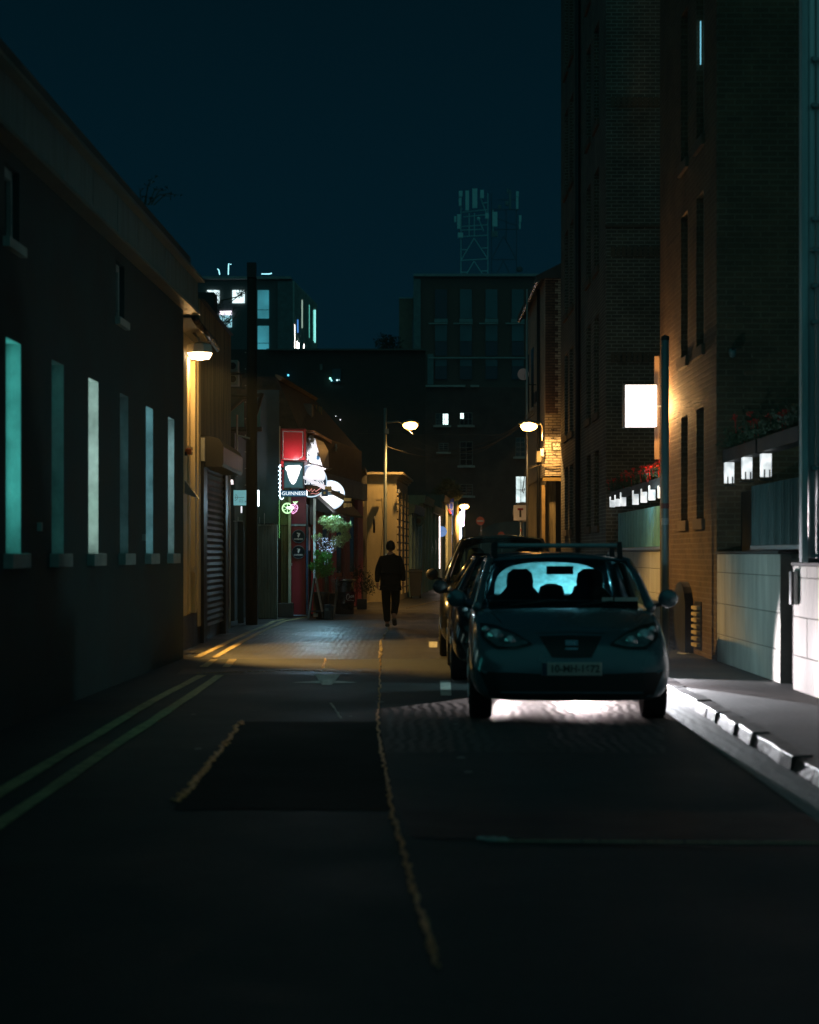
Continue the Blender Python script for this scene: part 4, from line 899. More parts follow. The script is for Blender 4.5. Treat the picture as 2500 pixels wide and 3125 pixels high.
for s_ in (-1, 1):
    wx, wy, wz = body['wl' if s_ < 0 else 'wr'][0]
    hd = {'p': ((wx, wy, wz), (.024, .018)), 'q': ((wx + s_*.0, wy, wz - .075), (.030, .017))}
    E = [('p', 'q')]
    for k, (dy, ln_) in enumerate(((-.026, .06), (-.009, .072), (.009, .068), (.026, .052))):
        hd['f%d' % k] = ((wx - s_*.006, wy + dy, wz - .11), .0095); hd['g%d' % k] = ((wx - s_*.022, wy + dy, wz - .11 - ln_*.55), .0085)
        E += [('q', 'f%d' % k), ('f%d' % k, 'g%d' % k)]
    hd['t'] = ((wx - s_*.008, wy + .045, wz - .06), .010); E.append(('p', 't')); hd['u'] = ((wx - s_*.014, wy + .05, wz - .095), .009); E.append(('t', 'u'))
    skin('hand', hd, E, M_skin, pe, 1)

# ------------------------------------------------------------------ street lamps
def lamp_head(t, c, L, m, dirx=1):
    MB().grid([[(c.x + dirx*u, c.y + wv*math.cos(a), c.z + hz + hh_*math.sin(a)) for a in [k*math.pi/4 for k in range(8)]] for u, wv, hz, hh_ in ((-.30, .03, 0, .03), (-.22, .09, .01, .06), (0, .13, .03, .08), (.20, .10, .02, .06), (.27, .02, 0, .02))], close=True).build('lamp_head', m, t, smooth=True)
    MB().grid([[(c.x + dirx*u, c.y + wv*math.cos(a), c.z - .07 + wv*.72*math.sin(a)) for a in [k*math.pi/5 for k in range(10)]] for u, wv in ((-.23, .03), (-.18, .12), (-.02, .195), (.15, .16), (.22, .03))], close=True).build('lamp_glass', E_lamp, t, smooth=True)
M_post = mat('lamp_post_paint', (.20, .24, .23), .45, metal=.4, var=.2, bump=.05)
D = 52.0; b0 = Vector((X(1176, D), D, 0))
sl = thing('street_lamp', 'tall steel street lamp with its arm to the right, beside the cream portico', 'street lamp', b0)
MB().tube([b0, b0 + Vector((.0, 0, 1.2)), (b0.x, D, 1.25), (b0.x, D, Z(1245, D))], [.10, .095, .062, .045], 12).build('post', M_post, sl, smooth=True)
lh = P(1253, 1291, D)
MB().tube([(b0.x, D, lh.z + .02), (b0.x + .4, D, lh.z + .05), (lh.x - .28, D, lh.z)], .028, 8).build('arm', M_post, sl, smooth=True)
MB().box(b0.x - .02, b0.x + .11, D - .1, D - .05, Z(1325, D), Z(1309, D)).build('control_box', M_sill, sl)
MB().tube([P(1236, 1307, D), P(1262, 1325, D)], .008, 5).build('stay', M_steel, sl)
lamp_head(sl, lh, .5, M_post)
spot('lamp_light', lh + Vector((0, 0, -.24)), lh + Vector((.2, .6, -4)), 330, AMB, 146, .6, .12)
D = 45.9; lh = P(1614, 1293, D)
sl2 = thing('street_lamp', 'bracket street lamp curving out from the corner of the cream brick building', 'street lamp', (X(1655, D), D, 0))
sl2.location = (X(1655, D), D, Z(1345, D))
MB().tube([P(1657, 1345, D), P(1657, 1308, D), P(1655, 1298, D), P(1650, 1291.5, D), P(1642, 1290, D), P(1630, 1290, D)], .030, 10).build('arm', mat('pale_bracket', (.55, .50, .40), .4), sl2, smooth=True)
lamp_head(sl2, lh, .5, M_post, -1)
spot('lamp_light', lh + Vector((0, -.1, -.22)), lh + Vector((1.2, .9, -4)), 460, AMB, 136, .2, .10)
D = 81.0; b0 = Vector((X(1392, D), D, 0)); lh = P(1417, 1541, D)
sl3 = thing('street_lamp', 'distant short armed street lamp beside the blue flag', 'street lamp', b0)
MB().tube([b0, (b0.x, D, Z(1530, D))], [.16, .12], 10).build('post', mat('warm_post', (.40, .32, .18), .6), sl3, smooth=True)
MB().tube([(b0.x, D, lh.z), (lh.x - .28, D, lh.z)], .04, 6).build('arm', M_post, sl3)
lamp_head(sl3, lh, .5, M_post)
spot('lamp_light', lh + Vector((0, 0, -.28)), lh + Vector((.5, 2.5, -4)), 900, AMB, 150, .3, .15)

# overhead cables
def cable(a, b, sag, label, r=.011, m=None):
    pts = [Vector(a).lerp(Vector(b), t/14) - Vector((0, 0, sag*4*(t/14)*(1-t/14))) for t in range(15)]
    return tag(MB().tube(pts, r, 5).build('cable', m or mat('cable_black', (.10, .09, .07), .4)), label, 'cable', 'overhead cables across the lane')
cable(P(1176, 1360, 52), P(1400, 1394, 58), .16, 'lowest sagging cable starting at the lamp post', .013)
for i, (ya, yb) in enumerate(((1366, 1262), (1372, 1268), (1352, 1275), (1378, 1258))):
    cable(P(1262 + 5*i, ya - 4*i, 50), P(1632, yb - 6*i, 47.8), .45 + .1*i, ('uppermost', 'second', 'third', 'lowest')[i] + ' of four slanting cables rising to the bracket lamp', .008)
cable(P(1090, 1322, 51), P(1632, 1327, 48), .02, 'thin level cable running straight across the lane', .006)

# ------------------------------------------------------------------ left side shops beyond the pub
s1 = thing('shuttered_shop', 'small dark shop with yellowish signs over a slatted roller shutter beyond the pub', 'building', (-1.6, 50, 0))
MB().hexa([(-9, 49.1, 0), (X(1085, 49.1)-.02, 49.1, 0), (X(1120, 51.7), 51.7, 0), (-9, 51.7, 0)], [(-9, 49.1, 3.9), (X(1085, 49.1)-.02, 49.1, 3.9), (X(1120, 51.7), 51.7, 3.9), (-9, 51.7, 3.9)]).build('wall', mat('shop_wall', (.06, .055, .045), .8), s1)
mb = MB(); a, b = (X(1084, 49), 49.0), (X(1100, 50.3), 50.3)
mb.grid([[(a[0]+(.02 if k % 2 else 0), a[1], Z(1742-k*2.3, 49)), (b[0]+(.02 if k % 2 else 0), b[1], Z(1740-k*2.25, 50.3))] for k in range(62)]); mb.build('shutter', mat('tan_shutter', (.42, .32, .16), .4, metal=.4), s1)
MB().hexa([P(1087, 1544, 48.9), P(1112, 1546, 50.5), P(1112, 1546, 50.6), P(1087, 1544, 49.0)], [P(1087, 1507, 48.9), P(1112, 1514, 50.5), P(1112, 1514, 50.6), P(1087, 1507, 49)]).build('upper_sign', mat('cream_sign', (.52, .42, .22), .6, var=.5, stretch=(8, 8, .5)), s1)
MB().hexa([P(1084, 1592, 48.9), P(1106, 1592, 50.3), P(1106, 1592, 50.4), P(1084, 1592, 49.0)], [P(1084, 1546, 48.9), P(1106, 1549, 50.3), P(1106, 1549, 50.4), P(1084, 1546, 49)]).build('lower_sign', mat('olive_sign', (.34, .28, .14), .6, var=.4), s1)
MB().box(X(1087, 48.8), X(1093, 48.8), 48.8, 48.86, Z(1570, 48.8), Z(1550, 48.8)).build('lamp_box', M_black, s1)
mb = MB(); [mb.box(X(1068+k*2.4, 48.4), X(1070+k*2.4, 48.4), 48.4, 48.45, Z(1505+k*.6, 48.4), Z(1500+k*.6, 48.4)) for k in range(8)]; mb.build('gilt_edge', M_gold, s1)
MB().lathe([(.24, -.03), (.26, 0), (.24, .03)], (X(1142, 51.2), 51.2, Z(1601, 51.2)), 24, 'x').build('round_board', M_black, s1)
MB().box(X(1066, 48.6), X(1075, 48.6), 48.6, 48.64, Z(1705, 48.6), Z(1677, 48.6)).build('notice', mat('grey_notice', (.20, .21, .20), .6), s1)
MB().box(-9, X(1120, 51.5), 49.1, 51.75, 3.9, 4.0).build('roof', M_slate, s1)
cp = thing('cream_portico_building', 'cream building with a heavy cornice and arched side windows behind the lamp post', 'building', (-1, 53, 0))
D = 53.0
MB().hexa([(X(1120, D), D, 0), (X(1211, D), D, 0), (X(1244, 58.5), 58.5, 0), (-3, 58.5, 0)], [(X(1120, D), D, Z(1462, D)), (X(1211, D), D, Z(1462, D)), (X(1244, 58.5), 58.5, Z(1462, D)), (-3, 58.5, Z(1462, D))]).build('wall', mat('portico_cream', (.62, .52, .30), .6, var=.12, bump=.15, stretch=(2, 2, .6)), cp)
zt = Z(1462, D)
for k, o in enumerate((.05, .12, .20)):
    MB().hexa([(X(1118, D)-.0, D-o, zt+.07*k), (X(1211, D)+o, D-o, zt+.07*k), (X(1244, 58.5)+o, 58.5, zt+.07*k), (-3, 58.5, zt+.07*k)], [(X(1118, D), D-o, zt+.07*(k+1)), (X(1211, D)+o, D-o, zt+.07*(k+1)), (X(1244, 58.5)+o, 58.5, zt+.07*(k+1)), (-3, 58.5, zt+.07*(k+1))]).build('cornice', M_cream, cp)
def cs(D_): return X(1211, 53) + (X(1244, 58.5) - X(1211, 53)) * (D_ - 53) / 5.5
for a in (53.6, 55.4, 57.1):
    n = 10; pts = [(a+.05, 1.1), (a+1.0, 1.1)] + [(a+.525+.475*math.cos(math.pi*k/n), 2.5+.475*math.sin(math.pi*k/n)) for k in range(n+1)]
    mb = MB(); mb.add([(cs(y)+.02, y, z) for y, z in pts], [tuple(range(len(pts)))]); mb.build('arched_window', mat('shadow_glass', (.12, .10, .06), .4), cp)
mb = MB()
for a in (53.1, 54.9, 56.7, 58.3):
    for k in range(14): mb.box(cs(a)-.01, cs(a)+.05, a, a+.22, .2+k*.24, .2+k*.24+.19)
mb.build('quoin', M_cream, cp)
MB().box(X(1147, 52.6), X(1166, 52.6), 52.5, 52.9, Z(1528, 52.6), Z(1522, 52.6)).build('ledge', M_cream, cp)
MB().tube([P(1165, 1520, 51.6), P(1170, 1600, 51.6), P(1162, 1700, 51.6), P(1170, 1770, 51.6)], .008, 5).build('loose_wire', M_black, cp)
MB().lathe([(.03, 0), (.07, -.12), (.03, -.14)], P(1217, 1492, 52.8), 10).build('wall_light', M_steel, cp)
wb = thing('wheelie_bin', 'black wheelie bin standing in front of the teal doorways', 'bin', (X(1268, 57), 57, 0))
D = 57.0; xa, xb = X(1249, D), X(1289, D)
MB().hexa([(xa+.04, D, .08), (xb-.05, D, .08), (xb-.05, D+.45, .08), (xa+.04, D+.45, .08)], [(xa, D, .90), (xb, D, .90), (xb, D+.5, .90), (xa, D+.5, .90)]).build('body', mat('black_plastic', (.02, .022, .022), .45), wb, bevel=.01)
MB().hexa([(xa-.03, D-.04, .905), (xb+.03, D-.04, .905), (xb+.03, D+.54, .905), (xa-.03, D+.54, .905)], [(xa-.01, D, .96), (xb+.01, D, .96), (xb+.01, D+.5, .99), (xa-.01, D+.5, .99)]).build('lid', mat('black_plastic', (.02,)*3), wb, bevel=.01)
for xx in (xa + .05, xb - .09): MB().cyl((xx, D+.4, .1), (xx+.05, D+.4, .1), .1, 12).build('wheel', M_rub, wb)
# row of fronts turning right
def fx(D): return -.02 + (D - 58.6) * (3.3 / 45)
shops = [(58.6, 64, 3.2, mat('teal_shop_wall', (.10, .22, .22), .5), 'teal painted shopfront with pale pilasters behind the wheelie bin'),
         (64, 70, 3.7, mat('olive_shop_wall', (.30, .26, .14), .7), 'olive shopfront beside the teal shopfront'),
         (70, 78, 3.5, mat('ochre_shop_wall', (.36, .29, .14), .7), 'ochre shopfront carrying the bright vertical tube light'),
         (78, 86, 4.2, mat('dim_shop_wall', (.12, .11, .08), .8), 'dim brown building between the vertical tube light and the flag'),
         (86.6, 104, 4.0, mat('post_shop_wall', (.10, .10, .09), .8), 'last dark building of the left row, behind the distant lamp')]
for i, (a, b, h, m, lab) in enumerate(shops):
    t = thing('shopfront', lab, 'building', (fx(a), a, 0))
    MB().hexa([(-4, a, 0), (fx(a), a, 0), (fx(b), b-.05, 0), (-4, b-.05, 0)], [(-4, a, h), (fx(a), a, h), (fx(b), b-.05, h), (-4, b-.05, h)]).build('wall', m, t)
    n = 4
    for k in range(n):
        y = a + .15 + (b - a - .6) * k / (n - 1)
        MB().hexa([(fx(y), y, .0), (fx(y)+.10, y, 0), (fx(y+.35)+.10, y+.35, 0), (fx(y+.35), y+.35, 0)], [(fx(y), y, h-.3), (fx(y)+.10, y, h-.3), (fx(y+.35)+.10, y+.35, h-.3), (fx(y+.35), y+.35, h-.3)]).build('pilaster', [mat('pale_teal', (.35, .55, .52), .5), M_cream, M_cream, M_wood2, M_cream][i], t)
        if k < n - 1:
            y0, y1 = y + .4, y + (b-a-.6)/(n-1) - .05
            MB().hexa([(fx(y0), y0, .3), (fx(y0)+.02, y0, .3), (fx(y1)+.02, y1, .3), (fx(y1), y1, .3)], [(fx(y0), y0, 2.5), (fx(y0)+.02, y0, 2.5), (fx(y1)+.02, y1, 2.5), (fx(y1), y1, 2.5)]).build('window', M_pane, t)
    MB().hexa([(fx(a), a, h-.3), (fx(a)+.18, a, h-.3), (fx(b)+.18, b-.05, h-.3), (fx(b), b-.05, h-.3)], [(fx(a), a, h), (fx(a)+.22, a, h), (fx(b)+.22, b-.05, h), (fx(b), b-.05, h)]).build('cornice', m, t)
rbd = thing('round_sign_board', 'dim teal round sign hanging in front of the teal shopfront', 'sign', P(1277, 1590, 61))
q = P(1277, 1590, 61); MB().lathe([(.19, 0), (.20, .02), (.19, .04)], q, 24, 'y').build('disc', mat('teal_disc', (.05, .14, .14), .6), rbd); MB().lathe([(.09, -.01), (.09, .0)], q, 20, 'y').build('centre', M_black, rbd)
q = P(1341, 1575, 76)
tl = thing('vertical_tube_light', 'long vertical pinkish white tube light on the ochre shopfront', 'light', (q.x, 76, Z(1735, 76)))
MB().tube([(q.x, 76, Z(1735, 76)), (q.x, 76, Z(1577, 76))], .032, 8).build('tube', emit('tube_white', (1, .80, .74), 5), tl)
MB().box(q.x-.06, q.x+.08, 76, 76.1, Z(1575, 76), Z(1568, 76)).build('mount', M_gold, tl)
point('tube_glow', (q.x+.1, 75.6, 1.8), 12, (1, .75, .6), .3)
q = P(1348, 1622, 77)
bd = thing('blue_disc_sign', 'pale blue round sign half hidden by the vertical tube light', 'sign', q)
MB().lathe([(.235, 0), (.24, .02), (.235, .04)], (q.x, 77, q.z), 28, 'y').build('disc', emit('blue_disc', (.18, .35, .75), .55, base=(.2, .35, .7)), bd)
mb = MB(); mb.tube([(q.x-.02, 76.98, q.z-.03), (q.x+.04, 76.98, q.z+.01), (q.x+.10, 76.98, q.z+.0)], .008, 5); mb.build('mark', M_white, bd)
fl = thing('flag', 'blue flag with a ring of yellow stars hanging from a tilted pole', 'flag', P(1385, 1530, 86))
q0, q1, q2, q3 = P(1360, 1533, 83), P(1384, 1520, 83), P(1388, 1570, 83), P(1383, 1575, 83)
rows = []
for i in range(9):
    s_ = i/8; L_ = P(1360, 1533, 83).lerp(P(1381, 1574, 83), s_); R_ = P(1384, 1520, 83).lerp(P(1389, 1568, 83), s_)
    rows.append([L_.lerp(R_, j/8) + Vector((0, .05*math.sin(j*1.6 + i*.5), 0)) for j in range(9)])
MB().grid(rows).build('cloth', mat('flag_blue', (.015, .05, .55), .6, var=.15, bump=0), fl, smooth=True)
mb = MB()
for k in range(12):
    t = 2*math.pi*k/12; c = P(1378 + 6*math.cos(t), 1545 + 11*math.sin(t), 82.9); pts = []
    for j in range(10): rr_ = .026 if j % 2 == 0 else .011; pts.append((c.x + rr_*math.sin(math.pi*j/5), 82.90, c.z + rr_*math.cos(math.pi*j/5)))
    mb.add(pts, [tuple(range(10))])
mb.build('star', mat('star_yellow', (.9, .75, .15), .6, bump=0), fl)
MB().tube([P(1385, 1519, 83), P(1390, 1572, 83)], .02, 6).build('pole', M_wood, fl)
MB().add([P(1366, 1552, 82.9), P(1371, 1556, 82.9), P(1379, 1567, 82.9), P(1374, 1567, 82.9)], [(0, 1, 2, 3)]).build('red_corner', mat('flag_red', (.6, .03, .02), .6), fl)
q = P(1405, 1560, 89.5)
vl = thing('shop_light_column', 'blue white glowing column of a shop front beside the distant lamp post', 'light', (q.x, 89.5, Z(1700, 89.5)))
MB().box(X(1402.5, 89.5), X(1409, 89.5), 89.5, 89.7, Z(1700, 89.5), Z(1562, 89.5)).build('panel', emit('column_blue_white', (.62, .82, 1), 5), vl)
mb = MB()
for _ in range(240):
    u = random.random(); c = P(1409 + random.uniform(0, 9)*(1-u*.5) + 2*u, 1557 + u*48, 89.3); s_ = .018
    mb.box(c.x-s_, c.x+s_, c.y-s_, c.y+s_, c.z-s_*1.6, c.z+s_)
mb.build('icicle_lights', emit('icicle_pink', (1, .75, 1), 3.5), vl)['kind'] = 'stuff'
point('column_glow', P(1415, 1640, 88.8), 25, (.7, .7, 1), .3)

# leafy tree over the left row
tt = thing('street_tree', 'dark leafy tree reaching over the left shops near the flag', 'tree', (X(1340, 82), 82, 0))
tt.location = (X(1330, 84), 84, 0)
mb = MB(); mb.tube([(X(1330, 84), 84.0, 0), (X(1332, 84), 84.0, 2.6), (X(1340, 84), 84, 4.2)], [.15, .12, .07], 8)
for k in range(9): a = random.uniform(0, 6.28); mb.tube([(X(1336, 84), 84, 3.6), (X(1345, 84)+.8*math.cos(a), 84+.7*math.sin(a), 4.6+random.uniform(-.5, .4))], [.05, .015], 5)
mb.build('trunk', M_bark, tt)
mb = MB()
for px, py, r, n in ((1340, 1530, .55, 420), (1365, 1505, .55, 420), (1385, 1500, .4, 260), (1325, 1560, .4, 260), (1350, 1560, .5, 300), (1368, 1480, .35, 200), (1322, 1600, .35, 200), (1392, 1515, .25, 120), (1340, 1500, .3, 120)):
    leaves(mb, P(px, py, 84), (r, r, r*.8), int(n*1.8), .19)
mb.build('crown', mat('night_leaf', (.09, .10, .045), .7, var=.5, scale=3), tt)

# traffic signs
def post(t, px, D, ztop, r=.03, z0=0): return MB().tube([(X(px, D), D, z0), (X(px, D), D, ztop)], r, 8).build('post', M_steel, t, smooth=True)
for px, py, D, rp, lab in ((1466, 1590, 100, 13, 'round red no entry sign with a white bar, above the van roof'), (1530, 1633, 101, 10.5, 'second red no entry sign peeping just above the van roof')):
    q = P(px, py, D); r = rp/F*D
    t = thing('no_entry_sign', lab, 'road sign', (q.x, D, 0), 0, 'no entry signs')
    MB().lathe([(r, 0), (r, .02)], q, 28, 'y').build('disc', mat('sign_red', (.85, .10, .03), .5, var=.1, bump=0), t)
    MB().box(q.x-r*.72, q.x+r*.72, D-.012, D-.004, q.z-r*.14, q.z+r*.14).build('bar', M_white, t)
    post(t, px+2, D+.06, q.z-r, .025)
    if px < 1500:
        MB().box(q.x+.0, q.x+.10, D-.01, D+.01, Z(1632, D), Z(1607, D)).build('blue_plate', M_blue, t)
        mb = MB(); mb.tube([(q.x+.03, D-.02, Z(1617, D)), (q.x+.07, D-.02, Z(1619, D)), (q.x+.05, D-.02, Z(1622, D))], .012, 5); mb.build('arrow', M_gold, t)
D = 54.0; q = P(1588, 1565, D)
ts = thing('dead_end_sign', 'square white dead end sign with a black stem and red bar', 'road sign', (X(1590, D), D, 0))
hw, hh = 20.5/F*D, 23.5/F*D
MB().box(q.x-hw, q.x+hw, D-.03, D-.01, q.z-hh, q.z+hh).build('plate', mat('sign_white', (.85, .80, .84), .5, var=.05, bump=0), ts, bevel=.012)
MB().box(q.x-.030, q.x+.030, D-.042, D-.032, Z(1578, D), Z(1557, D)).build('stem', M_black, ts)
MB().box(q.x-.087, q.x+.087, D-.042, D-.032, Z(1556.8, D), Z(1551, D)).build('red_bar', mat('dark_red_bar', (.25, .005, .02), .5), ts)
post(ts, 1590, D+.05, q.z, .045)
MB().box(X(1588, D), X(1591.5, D), D-.013, D-.007, Z(1622, D), Z(1613, D)).build('sticker', mat('sticker_red', (.6, .12, .12), .6), ts)
D = 57.0; q = P(1595, 1563, D); r = .34
rbk = thing('road_sign', 'grey back of a round road sign behind the dead end sign', 'road sign', (q.x, D, 0))
MB().lathe([(r, 0), (r, .02)], q, 32, 'y').build('disc', mat('sign_back_grey', (.45, .38, .30), .55, metal=.3), rbk)
MB().box(q.x-.05, q.x+.30, D-.03, D-.005, q.z+.06, q.z+.18).build('clamp', M_black, rbk)
post(rbk, 1598, D+.05, q.z, .035)

# ------------------------------------------------------------------ buildings closing the view
D = 118.0
fb = thing('end_building', 'dark brick building closing the lane, with two small lit windows', 'building', (6, D, 0))
MB().box(X(890, D), X(1700, D), D, D+14, 0, Z(1182, D)).build('wall', M_far_brick, fb)
MB().box(X(1290, D), X(1420, D), D-.3, D-.01, Z(1182, D), Z(1176, D)).build('ledge', M_sill, fb); MB().box(X(1436, D), X(1462, D), D-.3, D-.01, Z(1182, D), Z(1176, D)).build('ledge', M_sill, fb)
def fwin(bld, x0, x1, y0, y1, D, m, nx=2, ny=2, fm=M_sill, sill=True, lit=()):
    f = MB(); t = .05 * D/118
    a, b, c, d = X(x0, D), X(x1, D), Z(y1, D), Z(y0, D)
    f.box(a, b, D-.08, D-.02, c, c+t); f.box(a, b, D-.08, D-.02, d-t, d); f.box(a, a+t, D-.08, D-.02, c+t, d-t); f.box(b-t, b, D-.08, D-.02, c+t, d-t)
    for i in range(1, nx): xx = a+(b-a)*i/nx; f.box(xx-t/3, xx+t/3, D-.075, D-.03, c+t, d-t)
    for i in range(1, ny): zz = c+(d-c)*i/ny; f.box(a+t, b-t, D-.07, D-.035, zz-t/3, zz+t/3)
    o = f.build('window', fm, bld)
    MB().box(a+t*.5, b-t*.5, D-.02, D-.005, c+t*.5, d-t*.5).build('pane', m, o)
    for (u0, u1, v0, v1, lm) in lit:
        MB().box(a+(b-a)*u0, a+(b-a)*u1, D-.030, D-.021, c+(d-c)*v0, c+(d-c)*v1).build('lit_pane', lm, o)
    if sill: MB().box(a-.15, b+.15, D-.25, D-.081, c-.14, c).build('sill', M_sill, o)
M_dim = mat('dim_window_frame', (.20, .20, .18), .7)
E_win = emit('lit_window', (.62, .85, .80), 2.6)
fwin(fb, 1329, 1370, 1261, 1298, D, M_pane, 3, 2, M_dim, lit=((.56, .98, .04, .96, E_win),))
fwin(fb, 1403, 1442, 1259, 1298, D, M_pane, 3, 2, M_dim, lit=((.02, .32, .50, .96, E_win),))
for a in ((1403, 1443, 1347, 1421), (1573, 1603, 1335, 1394), (1403, 1443, 1478, 1513), (1338, 1369, 1352, 1380)): fwin(fb, *a, D, M_pane, 2, 4, M_dim)
fwin(fb, 1573, 1606, 1452, 1538, D, M_pane, 2, 2, M_dim, sill=False, lit=((.04, .95, .05, .97, emit('chandelier_window', (.66, .80, .80), 1.5, noise=1.6)),))
n = 12; MB().prism([(X(1560, D)+2.3*math.cos(math.pi*k/n)*1.0, Z(1640, D)+1.1*math.sin(math.pi*k/n)) for k in range(n+1)] + [(X(1560, D)-2.3, .1), (X(1560, D)+2.3, .1)], D-.2, D-.01).build('arch_door', mat('teal_arch', (.03, .09, .09), .5), fb)
# tall modern block with the mast
D = 200.0
tb = thing('brick_office_block', 'tall brick office block with teal window columns, carrying the antenna mast', 'building', (10, D, 0))
MB().box(X(1270, D), X(1760, D), D, D+25, 0, Z(848, D)).build('wall', mat('office_brick', (.15, .085, .06), .8, var=.2), tb)
MB().box(X(1262, D), X(1800, D), D-.8, D+25, Z(846, D), Z(838, D)).build('roof_slab', mat('pale_slab', (.30, .36, .36), .6), tb)
MB().box(X(1262, D), X(1284, D), D-.3, D+20, 0, Z(852, D)).build('corner_column', mat('pale_column', (.16, .24, .24), .7), tb)
MB().box(X(1218, D), X(1260, D), D+1, D+20, 0, Z(908, D)).build('side_wing', mat('wing_brick', (.20, .15, .10), .8), tb)
MB().box(X(1217, D), X(1262, D), D+.9, D+20.1, Z(908, D), Z(904, D)).build('wing_coping', mat('pale_slab', (.3,)*3), tb)
M_tw = mat('teal_dusk_glass', (.05, .17, .20), .15, var=.25, bump=0, scale=.3)
M_tw2 = mat('dark_dusk_glass', (.015, .04, .07), .12, var=.2, bump=0)
for px in (1328, 1404, 1482, 1562):
    for y0, y1, m in ((884, 972, M_tw if px > 1330 else M_tw2), (992, 1042, M_tw), (1044, 1086, M_tw2), (1098, 1118, M_tw), (1119, 1158, M_tw2)):
        MB().box(X(px, D), X(px+36, D), D-.25, D-.01, Z(y1, D), Z(y0, D)).build('window', m, tb)
    MB().box(X(px-2, D), X(px+38, D), D-.4, D-.01, Z(985, D), Z(974, D)).build('spandrel', mat('pale_spandrel', (.24, .34, .34), .6), tb)
    MB().box(X(px-20, D), X(px+38, D), D-.7, D-.41, Z(991, D), Z(987.5, D)).build('sunshade', mat('shade_metal', (.4, .45, .42), .5), tb)
MB().box(X(1308, D), X(1622, D), D-.8, D-.41, Z(1096, D), Z(1092, D)).build('sunshade', mat('shade_metal', (.4,)*3), tb)
MB().box(X(1305, D), X(1323, D), D-.6, D-.01, Z(1175, D), Z(1082, D)).build('pale_pier', mat('pale_column', (.2,)*3), tb)
mt = thing('antenna_mast', 'lattice mast crowded with pale panel antennas on the office block roof', 'antenna mast', (X(1460, D), D+8, Z(846, D)))
Dm = D + 8
M_lat = mat('lit_lattice_steel', (.40, .72, .75), .6, metal=0, var=.2, bump=0); M_latd = mat('far_lattice', (.05, .10, .12), .6, bump=0)  # front steel coloured as lit, rear steel coloured as unlit
mb = MB(); Q = lambda a, b, dd=0: P(a, b, Dm+dd)
for a, b in (((1407, 850), (1407, 585)), ((1489, 850), (1489, 590)), ((1407, 795), (1489, 790)), ((1407, 795), (1447, 727)), ((1447, 727), (1489, 790)), ((1410, 762), (1427, 762)), ((1470, 757), (1489, 757)), ((1425, 835), (1447, 797)), ((1447, 797), (1472, 835)), ((1407, 831), (1427, 831)), ((1470, 827), (1489, 827)), ((1415, 722), (1486, 718)), ((1405, 703), (1470, 700)), ((1405, 692), (1489, 686)), ((1415, 662), (1489, 655)), ((1410, 648), (1486, 640)), ((1432, 650), (1432, 720)), ((1448, 650), (1448, 722)), ((1465, 600), (1486, 655)), ((1460, 665), (1476, 705)), ((1410, 640), (1400, 610)), ((1470, 620), (1489, 618)), ((1500, 722), (1520, 722)), ((1505, 640), (1505, 722))):
    mb.tube([Q(*a), Q(*b)], .075, 5)
mb.build('lattice', M_lat, mt)
mb = MB()
for a, b in (((1500, 850), (1500, 590)), ((1576, 850), (1576, 600)), ((1500, 792), (1576, 792)), ((1500, 792), (1537, 720)), ((1537, 720), (1576, 792)), ((1537, 795), (1510, 848)), ((1537, 795), (1560, 848)), ((1500, 700), (1585, 700)), ((1500, 640), (1585, 640)), ((1545, 640), (1545, 740)), ((1520, 610), (1580, 610)), ((1500, 660), (1580, 690))):
    mb.tube([Q(a[0], a[1], 3), Q(b[0], b[1], 3)], .05, 5)
mb.build('rear_lattice', M_latd, mt)
M_ant = mat('panel_antenna_lit', (.50, 1.0, 1.0), .5, var=.1, bump=0)  # teal light on the antennas is put into this colour
for x0, x1, y0, y1 in ((1400, 1411, 587, 604), (1400, 1408, 608, 632), (1420, 1431, 586, 646), (1441, 1456, 580, 639), (1465, 1476, 584, 609), (1386, 1392, 664, 681), (1395, 1405, 658, 702), (1397, 1413, 714, 729), (1480, 1491, 655, 671), (1502, 1517, 651, 695), (1500, 1518, 709, 725), (1546, 1551, 580, 594), (1553, 1559, 583, 641), (1574, 1582, 588, 604), (1574, 1581, 606, 642), (1583, 1590, 661, 682), (1583, 1588, 684, 702), (1541, 1551, 618, 631), (1520, 1529, 630, 640)):
    MB().box(X(x0, Dm), X(x1, Dm), Dm-.9, Dm-.5, Z(y1, Dm), Z(y0, Dm)).build('antenna', M_ant if x0 < 1500 or x0 in (1502, 1574, 1583) else mat('panel_antenna_unlit', (.14, .26, .28), .5, bump=0), mt)  # dimmer copy puts shade into the colour of the remaining antennas
q = Q(1461, 667, -1); MB().lathe([(.22, 0), (.1, -.12)], q, 14, 'y').build('dish', M_ant, mt); q = Q(1586, 822, -1); MB().lathe([(.4, 0), (.2, -.2)], q, 16, 'y').build('dish', M_latd, mt)
